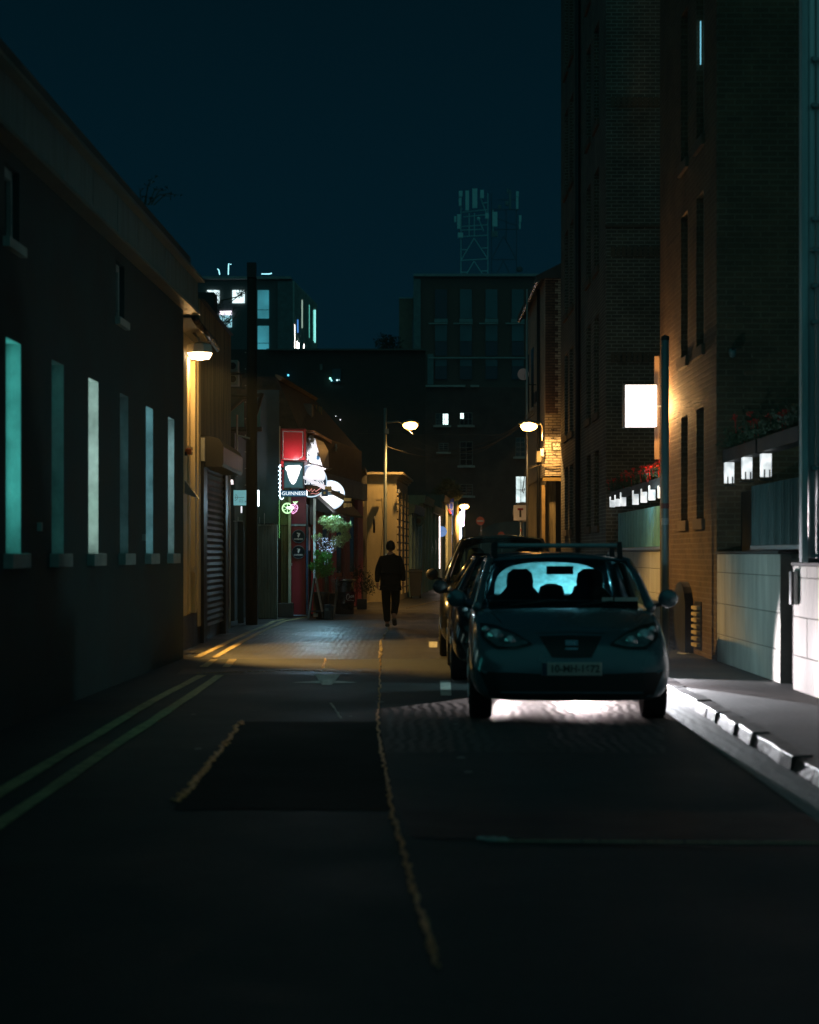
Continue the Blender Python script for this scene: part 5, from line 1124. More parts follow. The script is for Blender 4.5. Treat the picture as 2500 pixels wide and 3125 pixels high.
# modern block on the left
D = 120.0
lb = thing('fin_clad_office', 'modern office block with lit windows and tall glowing side fins, far left of the lane', 'building', (X(760, D), D, 0))
wallc = mat('office_render', (.085, .11, .11), .8, var=.15)
MB().prism([(X(560, D), D), (X(893, D), D), (X(963, D+11), D+11), (X(560, D), D+30)], 0, Z(855, D), 'z').build('wall', wallc, lb)
MB().box(X(560, D), X(890, D), D-.3, D+1, Z(853, D), Z(845, D)).build('roof_edge', mat('pale_slab', (.3,)*3), lb)
MB().box(X(848, D), X(892, D), D-.12, D-.01, 0, Z(860, D)).build('corner_panel', mat('dusk_panel', (.07, .16, .17), .4), lb)
E_ow = emit('office_light', (.72, .92, .95), 1.7); E_ob = emit('office_blue', (.05, .32, .40), .75, noise=.6)
for x0, x1, y0, y1, m in ((633, 670, 886, 925, E_ow), (710, 747, 886, 925, E_ow), (671, 708, 950, 962, emit('blind_glow', (.95, .85, 1), 3)), (671, 708, 962, 999, emit('office_pale_blue', (.30, .62, .72), 1.0)), (787, 821, 886, 972, E_ob), (787, 821, 995, 1066, E_ob)):
    w_ = MB().box(X(x0, D), X(x1, D), D-.10, D-.02, Z(y1, D), Z(y0, D)).build('window', m, lb)
    if y1 - y0 > 60: MB().box(X(x0, D), X(x1, D), D-.14, D-.101, Z((y0+y1)/2+18, D), Z((y0+y1)/2+16.5, D)).build('glazing_bar', M_black, w_)
a0, a1 = Vector((X(893, D), D)), Vector((X(963, D+11), D+11))
for k in range(22):
    t = k/21.; p = a0.lerp(a1, t); n_x = .14
    MB().box(p.x, p.x + n_x, p.y, p.y + .22, Z(1080, D), Z(857, D)).build('fin', mat('fin_metal', (.30, .42, .40), .4, metal=.3, bump=0), lb)
for t, y0, y1, c, s_ in ((.0, 990, 1064, (1, .9, .8), 5), (.10, 1040, 1064, (1, .95, .9), 7), (.17, 1046, 1064, (1, .95, .9), 7), (.38, 1050, 1066, (1, .9, .85), 7), (.32, 915, 1000, (.45, .62, .50), .8), (.62, 930, 1030, (.15, .75, .62), 1.0), (.82, 945, 1040, (.2, .8, .68), 1.2), (.9, 945, 1045, (.3, .9, .85), 1.5), (.14, 975, 1015, (.08, .3, .85), .8)):
    p = a0.lerp(a1, t); sc_ = (D)/(p.y)
    MB().box(p.x+.06, p.x+.17, p.y+.03, p.y+.12, Z(y1, p.y), Z(y0, p.y)).build('fin_light', emit('fin_%d' % int(t*100), c, s_), lb)
for pts, lab in (([(664, 820), (668, 824), (671, 838)], 'small hooked rooftop light, leftmost on the far left block'), ([(697, 838), (698, 805), (706, 807)], 'tall rooftop light fitting left of the wooden pole top'), ([(798, 836), (822, 836), (830, 834)], 'low flat rooftop light right of the wooden pole')):
    tag(MB().tube([P(*p, D+.5) for p in pts], .035, 6).build('roof_light', emit('roof_cyan', (.35, .85, .95), 2.0)), lab, 'light', 'rooftop lights on the far block')
# dark block in the middle distance
D = 82.0
db = thing('dark_block', 'black flat topped block behind the pub under the lit office fins', 'building', (X(1050, D), D+2, 0))
MB().box(X(640, D), X(1300, D), D+2, D+22, 0, Z(1066, D+2)).build('wall', mat('soot_wall', (.045, .045, .04), .85), db)
MB().box(X(815, D+2), X(1300, D+2), D+1.7, D+1.99, Z(1071, D+2), Z(1066, D+2)).build('parapet', mat('parapet_stone', (.10, .12, .11), .8), db)
MB().box(X(1008, D), X(1036, D), D+1.9, D+1.99, Z(1155, D), Z(1112, D)).build('window', mat('blue_dim_pane', (.01, .05, .07), .2), db)
MB().box(X(970, D), X(978, D), D+1.85, D+1.99, Z(1116, D), Z(1098, D)).build('vent', mat('vent_grey', (.20, .22, .2), .6), db)
for i, (px, py, r_, c) in enumerate(((1008, 1155, .055, (.3, 1, .75)), (1012, 1161, .04, (.3, .9, 1)), (1029, 1160, .04, (.6, .95, 1)), (1035, 1159, .02, (.6, .95, 1)), (1025, 1270, .02, (.7, .8, .8)), (1039, 1281, .03, (.7, .7, .75)), (880, 1145, .05, (.1, .6, .9)))):
    q = P(px, py, D+1.8)
    tag(MB().lathe([(r_*.4, -r_), (r_, 0), (r_*.4, r_)], q, 8).build('spark_light', emit('spark_%d' % i, c, 2.5)), ['brightest green light', 'small cyan light', 'small pale light', 'faintest light', 'lower left faint light', 'lower right faint light', 'blue glimmer left'][i] + (' glimmering on the black block behind the pub' if i < 6 else ' of the black block above the pub roof'), 'light', 'pinprick lights on the black block')
tr2 = thing('far_tree_tops', 'dark tree tops poking above the black block', 'tree', (X(1180, 88), 106, 0))
mb = MB(); 
for px, py, r in ((1165, 1045, .45), (1178, 1052, .5), (1196, 1048, .45), (1186, 1058, .6), (1213, 1060, .4)): leaves(mb, P(px, py, 106), (r, r, r*1.3), 130, .22)
mb.build('crown', M_leafd, tr2); mb = MB(); mb.tube([(X(1180, 106), 106, 0), (X(1182, 106), 106, 13.5)], .2, 6); mb.build('trunk', M_bark, tr2)

# ------------------------------------------------------------------ right side, far cream brick building
cbk = thing('cream_brick_building', 'cream brick corner building lit by the bracket lamp, with a slate gable roof', 'building', (5, 51, 0))
XC = 3.72; DN, DF = 46.8, 54.6
MB().box(XC, 9, DN, DF, Z(1452, DN), 9.05).build('wall', M_cream_brick, cbk)
MB().box(XC+.04, XC+.32, DN+.3, DF, 0, Z(1452, DN)-.01).build('lower_wall', M_stain, cbk)
MB().box(XC+.35, 9, DN+1.2, DF, 0, Z(1452, DN)-.01).build('shop_recess', M_black, cbk)
MB().box(XC-.06, 9, DN-.12, DN+.2, Z(1468, DN), Z(1458, DN)).build('shop_cornice', M_gold, cbk)
for px, w_ in ((1657, 7),): MB().box(X(px-3, DN), X(px+w_, DN), DN+.0, DN+.25, .1, Z(1480, DN)).build('pilaster', mat('ochre_post', (.45, .30, .12), .5), cbk)
mb = MB(); mb.prism([(XC-.25, 8.98), (XC-.25, 9.12), (XC+1.4, 9.95), (9, 9.95), (9, 9.051), (XC, 9.051)], DN-.15, DF+.1); mb.build('roof', M_slate, cbk)
mb = MB(); mb.tube([(XC-.2, DN-.1, 9.0), (XC-.2, DF, 8.98)], .07, 8); mb.build('gutter', mat('old_gutter', (.25, .24, .2), .25, metal=.6), cbk)
# dark brown bricks mixed into the side, toothed against the cream ones
mb = MB(); k = 0; z = Z(1262, DN)
M_db = brick('dark_brick_panel', (.20, .12, .08), (.15, .09, .06), (.05, .04, .03), ms=.010)
while z < 9.0:
    off = [.36, .36, .28, .28, .36, .28][k % 6]; mb.box(XC+.012, XC+off, DN-.006, DN-.001, z, z+.0745); z += .075; k += 1
mb.build('dark_brick_panel', M_db, cbk)
for px, r_, m in ((1643, .045, M_black), (1609, .03, M_steel)):
    MB().tube([(X(px, DN+1.5), DN+1.5, 9.0), (X(px, DN+1.5), DN+1.5, .2)], r_, 8).build('downpipe', m, cbk, smooth=True)
MB().box(XC-.05, XC-.005, 49.6, 50.3, Z(1230, 50), Z(1198, 50)).build('wall_patch', M_black, cbk)
MB().box(X(1649, DN), X(1659, DN), DN-.12, DN-.01, Z(1393, DN), Z(1370, DN)).build('junction_box', M_white, cbk)
MB().box(XC-.14, XC-.01, 47.9, 48.4, Z(1410, 48), Z(1377, 48)).build('meter_box', M_cream, cbk)
for px, py in ((1688, 1313), (1688, 1340), (1693, 1388)):
    q = P(px, py, DN-.05); MB().tube([q+Vector((-.05, 0, .03)), q+Vector((-.01, -.03, 0)), q+Vector((.02, -.03, .0)), q+Vector((.02, 0, .05))], .010, 5).build('cable_hook', M_black, cbk)
for k, (a, b) in enumerate((((1655, 1418), (1712, 1412)), ((1655, 1421), (1714, 1420)), ((1660, 1424), (1716, 1427)))):
    MB().tube([P(a[0], a[1], DN-.08), P((a[0]+b[0])/2, (a[1]+b[1])/2+2, DN-.1), P(b[0], b[1], DN-.08)], .012, 5).build('wall_cable', mat('wall_cable', (.35, .28, .18), .4), cbk)
for t in range(6): 
    MB().tube([P(1605+random.uniform(0, 10), 1436, 48.5), P(1622, 1430-random.uniform(0, 8), 48), P(1645, 1420, 47), P(1655, 1418, DN-.1)], .009, 5).build('loose_cable', mat('wall_cable', (.3,)*3), cbk)
MB().tube([P(1602, 1440, 48.3), P(1598, 1480, 48.3), P(1594, 1500, 48.3), P(1598, 1506, 48.3), P(1601, 1490, 48.3)], .014, 6).build('cable_loop', M_black, cbk)
np_ = thing('street_name_plate', 'dark green street name plate with raised cream letters on the cream bricks', 'sign', P(1700, 1363, DN-.03))
MB().box(X(1682, DN), X(1742, DN), DN-.035, DN-.010, Z(1377, DN), Z(1350, DN)).build('plate', mat('plate_green', (.09, .085, .05), .5), np_, bevel=.01)
text('lettering', 'PLÁS', .098, (X(1687, DN), DN-.04, Z(1358.5, DN)), mat('letter_cream', (.85, .80, .66), .5, bump=0), np_, align='LEFT', bold=.003, sx=.92)
text('lettering', 'BAGGOT', .098, (X(1689, DN), DN-.04, Z(1369, DN)), mat('letter_cream', (.85, .80, .66), .5, bump=0), np_, align='LEFT', bold=.003, sx=.82)
sd = thing('satellite_dish', 'pale grey satellite dish on the corner of the cream brick building', 'satellite dish', P(1598, 1142, 50))
q = P(1598, 1142, 50)
mb = MB(); mb.lathe([(.172, -.04), (.165, -.036), (.12, -.012), (.06, .0), (.01, .004)], (0, 0, 0), 28, 'y')
mb2 = MB(Matrix.Translation(q) @ Matrix.Rotation(R(-14), 4, 'Z') @ Matrix.Rotation(R(8), 4, 'X')); mb2.add([tuple(p) for p in mb.v], mb.f); mb2.build('dish', mat('dish_grey', (.60, .56, .62), .45, var=.08), sd, smooth=False)
MB().tube([q+Vector((.02, .05, -.02)), q+Vector((.1, .05, -.28)), q+Vector((.16, .05, -.30)), Vector((XC, 50.1, q.z-.30))], .015, 6).build('mount_arm', M_black, sd)
MB().lathe([(.02, 0), (.015, -.05)], q+Vector((.01, -.09, .0)), 8, 'y').build('receiver', M_white, sd)
MB().tube([q+Vector((.03, 0, -.14)), q+Vector((.02, -.08, -.10)), q+Vector((.01, -.1, 0))], .006, 5).build('feed_arm', M_steel, sd)
for a in (48.6, 51.0, 53.0):
    w_ = MB().box(XC-.012, XC-.002, a, a+.9, 5.9, 7.7).build('window', M_pane, cbk); MB().box(XC-.05, XC-.013, a-.05, a+.95, 5.8, 5.89).build('sill', M_sill, w_)

# ------------------------------------------------------------------ right side, tall brown brick blocks
def brick_block(name, lab, xs, D0, D1, H, holes, M_):
    t = thing(name, lab, 'building', (xs + 2, (D0+D1)/2, 0))
    mb = MB()                                             # street face cut by window openings
    Ds = sorted({D0, D1} | {v for a, b in holes['D'] for v in (a, b)})
    Zs = sorted({0, H} | {v for a, b in holes['Z'] for v in (a, b)})
    for i in range(len(Ds)-1):
        for j in range(len(Zs)-1):
            inD = any(abs(Ds[i]-a) < 1e-6 for a, b in holes['D']); inZ = any(abs(Zs[j]-a) < 1e-6 for a, b in holes['Z'])
            if inD and inZ: continue
            mb.add([(xs, Ds[i], Zs[j]), (xs, Ds[i+1], Zs[j]), (xs, Ds[i+1], Zs[j+1]), (xs, Ds[i], Zs[j+1])], [(0, 1, 2, 3)])
    for a, b in holes['D']:
        for c, d in holes['Z']:
            r = xs + .14
            mb.add([(xs, a, c), (r, a, c), (r, a, d), (xs, a, d)], [(0, 1, 2, 3)]); mb.add([(xs, b, c), (r, b, c), (r, b, d), (xs, b, d)], [(3, 2, 1, 0)])
            mb.add([(xs, a, d), (r, a, d), (r, b, d), (xs, b, d)], [(0, 1, 2, 3)])
    mb.box(xs + .001, xs + 7, D0, D0 + .02, 0, H); mb.box(xs + .001, xs + 7, D1 - .02, D1, 0, H)
    mb.box(xs + .36, xs + 7, D0 + .021, D1 - .021, 0, H)
    wl_ = mb.build('wall', M_, t)
    for a, b in holes['D']:
        for c, d in holes['Z']:
            f = MB(); r = xs + .10
            f.box(r, r+.05, a, a+.05, c, d); f.box(r, r+.05, b-.05, b, c, d); f.box(r, r+.05, a+.05, b-.05, d-.06, d); f.box(r, r+.05, a+.05, b-.05, c, c+.06); f.box(r, r+.05, a+.05, b-.05, (c+d)/2-.03, (c+d)/2+.03)
            o = f.build('window', M_wf, t)
            MB().box(r+.03, r+.04, a+.05, b-.05, c+.06, d-.06).build('pane', M_pane, o)
            MB().box(xs-.05, xs+.10, a-.08, b+.08, c-.15, c-.002).build('sill', M_ssill, o, bevel=.006)
    return t
M_wf = mat('sash_paint', (.38, .36, .30), .5); M_ssill = mat('brown_sill', (.13, .09, .06), .8, bump=.3)
H2 = {'D': [(36.0, 36.9), (37.6, 38.5), (41.6, 42.5), (43.0, 43.9)], 'Z': [(2.1, 3.7), (4.5, 6.6), (7.6, 9.7), (10.7, 12.8), (13.8, 15.8)]}
b2 = brick_block('far_brick_block', 'tall grey brown brick block beside the cream brick building', 4.0, 34.7, 45.0, 17.2, H2, M_grey_brick)
mb = MB(); mb.box(3.98, 11, 34.66, 34.69, 8.15, 8.20); mb.build('string_course', M_ssill, b2)
mb = MB(); [mb.box(4.1+k*.11, 4.1+k*.11+.085, 34.675, 34.695, z, z+.2) for k in range(30) for z in (5.4, 7.55, 10.6)]; mb.build('soldier_course', M_ssill, b2)
MB().tube([(3.93, 39.8, .1), (3.93, 39.8, 17)], .06, 8).build('downpipe', M_black, b2, smooth=True)
MB().box(3.86, 11, 34.6, 45.1, 17.201, 17.5).build('roof', M_slate, b2)
H3 = {'D': [(23.15, 23.75), (24.5, 25.1)], 'Z': [(1.98, 3.5), (4.35, 6.45), (7.2, 9.4), (10.4, 12.4)]}
H3Z = H3['Z']
b3 = brick_block('near_brick_block', 'tall brown brick block with paired windows, its face lit amber by the light box', 4.0, 22.2, 27.2, 14.5, H3, M_brown)
MB().box(3.9, 11, 22.1, 27.3, 14.501, 14.8).build('roof', M_slate, b3)
# lit strips behind the upper windows
MB().box(4.04, 4.05, 23.66, 23.70, 8.3, 8.9).build('lit_gap', emit('blue_gap', (.25, .75, .95), .8), b3)
MB().box(4.02, 4.03, 41.65, 41.70, 8.5, 9.7).build('lit_gap', emit('blue_gap2', (.15, .55, .60), .6), b2)
cc = thing('security_camera', 'small dark dome camera on the blank end wall of the near brick block', 'camera', P(2236, 1077, 22.1))
q = P(2236, 1077, 22.05); MB().lathe([(.045, .05), (.05, 0), (.035, -.05), (.01, -.06)], q, 14).build('dome', mat('grey_dome', (.10, .16, .16), .3), cc, smooth=True); MB().box(q.x-.02, q.x+.02, 22.0, 22.19, q.z+.03, q.z+.06).build('bracket', M_black, cc)
ah = thing('arched_form', 'black arched shape against the brick at pavement level', 'form', (3.97, 24.4, .1))
n = 10; MB().prism([(24.0, .101), (25.05, .101)] + [(24.52+.52*math.cos(math.pi*k/n), .72+.38*math.sin(math.pi*k/n)) for k in range(n+1)], 3.88, 3.999, 'x').build('panel', mat('black_form', (.012, .014, .018), .6), ah)  # dark arched shape on the brick, built as a flat black panel
vg = thing('wall_vent', 'pale slatted vent beside the black arched hatch', 'vent', (3.96, 23.6, .3))
mb = MB(); [mb.box(3.93, 3.999, 23.35, 23.78, .22+k*.085, .22+k*.085+.045) for k in range(7)]; mb.build('slats', mat('vent_cream', (.55, .45, .28), .6), vg); MB().box(3.985, 3.998, 23.3, 23.83, .18, .84).build('backing', M_black, vg)
tag(MB().add([(3.7, 23.6, .12), (3.78, 23.5, .115), (3.9, 23.62, .125), (3.85, 23.8, .11), (3.74, 23.75, .14)], [(0, 1, 2), (0, 2, 3), (0, 3, 4)]).build('litter', mat('paper', (.7, .7, .66), .8)), 'scrap of pale litter at the foot of the brick wall', 'litter')

# light box on the corner
q0, q1 = P(1905, 1302, 26.9), P(2004, 1175, 26.9)
lbx = thing('light_box_sign', 'blank square light box glowing white on the corner of the brick block', 'sign', (q0.x+.25, 26.9, q0.z))
MB().box(q0.x+.012, q1.x, 26.86, 27.04, q0.z, q1.z).build('box', emit('lightbox', (1, .86, .80), 2.6), lbx, bevel=.01)
mb = MB(); mb.box(q0.x-.012, q0.x+.010, 26.84, 27.06, q0.z-.01, q1.z+.015); mb.build('side_cap', M_steel, lbx)
mb = MB(); mb.tube([(q1.x, 26.95, (q0.z+q1.z)/2), (3.999, 26.95, (q0.z+q1.z)/2)], .018, 6); mb.build('bracket', M_steel, lbx)
spot('box_glow', (3.76, 26.35, (q0.z+q1.z)/2-.05), (4.76, 26.35, (q0.z+q1.z)/2-.05), 130, (1, .52, .17), 176, .06, .06)
spot('box_back_glow', (3.65, 27.2, 3.3), (4.1, 31, .8), 60, (1, .58, .2), 90, .5, .1)
MB().box(X(2001, 27.1), X(2016, 27.1), 27.21, 27.26, Z(1400, 27.1), Z(1085, 27.1)).build('corner_board', mat('board_brown', (.30, .20, .12), .8, var=.4, stretch=(6, 6, .8)), b3)
# pole in front
pp = thing('sign_post', 'tall blue grey steel post standing in front of the amber lit brick corner', 'post', (X(2030, 22.8), 22.8, .1))
MB().tube([(X(2030, 22.8), 22.8, .1), (X(2030, 22.8), 22.8, Z(1037, 22.8))], .052, 16).build('shaft', mat('blue_grey_post', (.18, .26, .28), .4, metal=.3, var=.25, stretch=(4, 4, .6)), pp, smooth=True)
MB().lathe([(.0535, 0), (.0535, .09)], (X(2030, 22.8), 22.8, Z(1602, 22.8)), 16).build('sticker', mat('pale_sticker', (.40, .50, .55), .6), pp)
MB().lathe([(.0535, 0), (.0535, .07)], (X(2030, 22.8), 22.8, Z(1552, 22.8)), 16).build('sticker', mat('red_sticker', (.18, .07, .08), .6), pp)
MB().lathe([(.054, 0), (.054, .05), (.02, .07)], (X(2030, 22.8), 22.8, Z(1039, 22.8)), 16).build('cap', M_black, pp)

# courtyard walls, corrugated fences, planters with glowing fronts
def low_wall(lab, D0, D1, x, h, joints):
    t = thing('low_wall', lab, 'wall', (x+.1, (D0+D1)/2, .1), 0, 'pale low walls along the right pavement')
    mb = MB(); hs = [.1, .46, .86, 1.26, h]; D = D0; n = max(1, round((D1-D0)/joints)); w_ = (D1-D0)/n
    for r in range(len(hs)-1):
        o = (r % 2) * w_*.5; cuts = [D0] + [D0 + o + k*w_ for k in range(n+1) if D0 < D0 + o + k*w_ < D1] + [D1]
        for a, b in zip(cuts[:-1], cuts[1:]): mb.box(x + random.uniform(0, .003), x+.2, a+.006, b-.006, hs[r]+.005, hs[r+1]-.005)
    mb.build('blocks', M_conc, t, bevel=.004)
    MB().box(x+.01, x+.19, D0+.002, D1-.002, .1, h-.01).build('mortar', mat('wall_mortar', (.2, .2, .18), .9), t)
    MB().box(x-.02, x+.24, D0, D1, h, h+.03).build('coping', mat('dark_coping', (.05, .05, .05), .6), t)
low_wall('pale blockwork wall below the near corrugated fence', 18.4, 22.18, 4.0, 1.50, 1.25)
low_wall('amber lit blockwork wall in the gap between the two brick blocks', 27.25, 34.6, 4.02, 1.54, 1.4)
low_wall('brightly lit blockwork wall at the right edge of the picture', 9.0, 17.55, 3.95, 1.38, 1.3)
MB().box(4.12, 4.4, 17.62, 18.38, .1, 1.45).build('gate_recess', M_black, thing('gate_recess', 'dark gate recess between the two pale low walls', 'gate', (4.2, 18, .1)))
ir = thing('intercom_panel', 'steel entry panel fixed at the end of the brightly lit wall', 'intercom', (3.93, 17.4, 1.0))
MB().box(3.90, 3.949, 17.30, 17.50, .98, 1.32).build('plate', M_steel, ir, bevel=.004); MB().box(3.88, 3.899, 17.31, 17.36, .98, 1.32).build('edge', M_black, ir)
def corr(lab, D0, D1, x, z0, z1, m_=None):
    t = thing('corrugated_fence', lab, 'fence', (x, (D0+D1)/2, z0), 0, 'corrugated metal fences on the low walls')
    n = int((D1-D0)/.022); mb = MB(); rows = []
    mb.grid([[(x + .03*math.sin(2*math.pi*k*.022/.14), D0 + k*.022, z0), (x + .03*math.sin(2*math.pi*k*.022/.14), D0 + k*.022, z1)] for k in range(n)])
    mb.build('sheet', m_ or M_corr, t, smooth=False)
    MB().box(x-.02, x+.04, D0, D1, z0-.05, z0-.005).build('bottom_rail', M_steel, t)
    MB().box(x+.015, x+.06, D0, D1, z1-.1, z1-.04).build('top_rail', M_black, t)
    MB().box(x+.02, x+.06, D0-.06, D0-.0, z0-.05, z1+.2).build('end_post', M_black, t)
corr('dark ribbed metal fence above the near pale wall', 17.7, 20.3, 4.08, 1.60, 2.30, mat('shaded_corrugated_sheet', (.04, .085, .09), .5, bump=.1))  # darker copy of the sheet: shade on the near fence put into colour
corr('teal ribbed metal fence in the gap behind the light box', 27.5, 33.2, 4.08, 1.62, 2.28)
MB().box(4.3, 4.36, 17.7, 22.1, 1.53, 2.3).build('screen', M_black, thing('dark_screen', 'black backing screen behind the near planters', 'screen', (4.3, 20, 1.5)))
M_soil = mat('trough_black', (.02, .02, .02), .6); M_gleaf = mat('geranium_leaf', (.025, .05, .022), .6, var=.5, scale=10, bump=0); M_gfl = mat('geranium_red', (.75, .015, .012), .5, var=.3, scale=20, bump=0)
def planter(lab, D0, D1, x, z, nfl, bloom):
    t = thing('flower_trough', lab, 'planter', (x, (D0+D1)/2, z), 0, 'troughs of red geraniums')
    MB().box(x, x+.20, D0, D1, z, z+.16).build('trough', M_soil, t)
    mb = MB(); n = int((D1-D0)*260)
    for _ in range(n): leaves(mb, (x+.06+random.gauss(0, .07), random.uniform(D0, D1), z+.20+abs(random.gauss(0, .09))), (.02, .02, .02), 1, .06)
    mb.build('foliage', M_gleaf, t)
    for _ in range(nfl):
        c = Vector((x+.05+random.gauss(0, .08), random.uniform(D0, D1), z+.30+bloom*random.random())); mb = MB()
        leaves(mb, c, (.045, .045, .035), 26, .03); mb.tube([c, c+Vector((.02, .01, -.18))], .004, 4); mb.build('bloom', M_gfl, t)
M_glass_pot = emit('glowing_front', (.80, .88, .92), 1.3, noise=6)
def glow(lab, D, x, z0, z1, w_):
    t = thing('glowing_pot', lab, 'light', (x, D, z0), 0, 'glowing white pots under the geraniums')
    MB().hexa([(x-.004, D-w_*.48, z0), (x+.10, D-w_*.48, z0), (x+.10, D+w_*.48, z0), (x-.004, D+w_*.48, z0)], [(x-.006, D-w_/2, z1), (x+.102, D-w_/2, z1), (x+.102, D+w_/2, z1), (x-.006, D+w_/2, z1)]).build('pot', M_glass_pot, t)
    mb = MB()
    if D < 27: mb.box(x+.01, x+.025, D-w_/2-.02, D-w_/2-.005, z0-.03, z0+.08); mb.box(x+.07, x+.085, D-w_/2-.02, D-w_/2-.005, z0-.03, z0+.08); mb.box(x-.03, x+.12, D-w_*.5-.02, D+w_*.45, z0-.04, z0-.031); mb.build('bracket', M_black, t)
names = ['nearest', 'second', 'third', 'fourth', 'fifth', 'sixth', 'farthest']
for i, D in enumerate((27.75, 28.8, 29.8, 30.9, 32.7, 33.6, 34.4)): glow(names[i] + ' glowing white pot in the row above the teal ribbed fence', D, 4.05, Z([1526, 1532, 1539, 1545, 1549, 1550, 1552][i], D)+.03, Z([1482, 1482, 1492, 1497, 1503, 1511, 1516][i], D), .09)
for i, D in enumerate((19.6, 20.7, 21.85)): glow(('right', 'middle', 'left')[i] + ' of three large glowing white pots beside the near brick block', D, 4.05, Z([1460, 1466, 1479][i], D)+.02, Z([1385, 1396, 1412][i], D), .13)
for i, (a, b, n) in enumerate(((27.3, 28.9, 13), (29.0, 31.2, 12), (31.3, 34.5, 12))): planter(('bright red geranium trough nearest the steel post', 'middle red geranium trough over the teal ribbed fence', 'farthest dark red geranium trough over the teal ribbed fence')[i], a, b, 4.06, 2.58, n, .16)
for i, (a, b, n) in enumerate(((17.8, 19.9, 5), (20.0, 22.1, 5))): planter(('shadowed red geranium trough at the right above the near ribbed fence', 'shadowed red geranium trough against the near brick block')[i], a, b, 4.06, 2.68, n, .22)
point('planter_glow', (3.75, 28.4, 2.5), 6, (.55, .92, 1), .1)

# metal clad column at the right edge
mc = thing('pipe_column', 'bundle of vertical galvanised pipes with clamps at the right edge', 'pipe column', (3.95, 16.6, 1.4))
for k, (xx, r_) in enumerate(((3.885, .045), (3.97, .05), (4.06, .055), (4.15, .05), (4.24, .06), (4.34, .06))):
    MB().tube([(xx+.03, 16.6, 1.46), (xx+.03, 16.6, 9.5)], r_*.8, 14).build('pipe', mat('cool_steel', (.78, .86, .90), .38, metal=.15, var=.2, stretch=(3, 3, .3), bump=.03), mc, smooth=True)
MB().box(3.81, 3.87, 16.55, 16.66, 1.42, 9.5).build('flat_post', mat('flat_steel', (.6, .68, .70), .5, metal=.1, stretch=(3, 3, .3)), mc)
for z in (1.48, 2.33, 3.75, 4.1, 4.45, 4.75, 5.85, 6.3):
    mb = MB(); mb.box(3.90, 4.4, 16.53, 16.56, z-.015, z+.02); mb.lathe([(.03, 0), (.02, -.02)], (3.92, 16.53, z), 8, 'y'); mb.build('clamp', mat('clamp_steel', (.25, .27, .28), .3, metal=.9), mc)

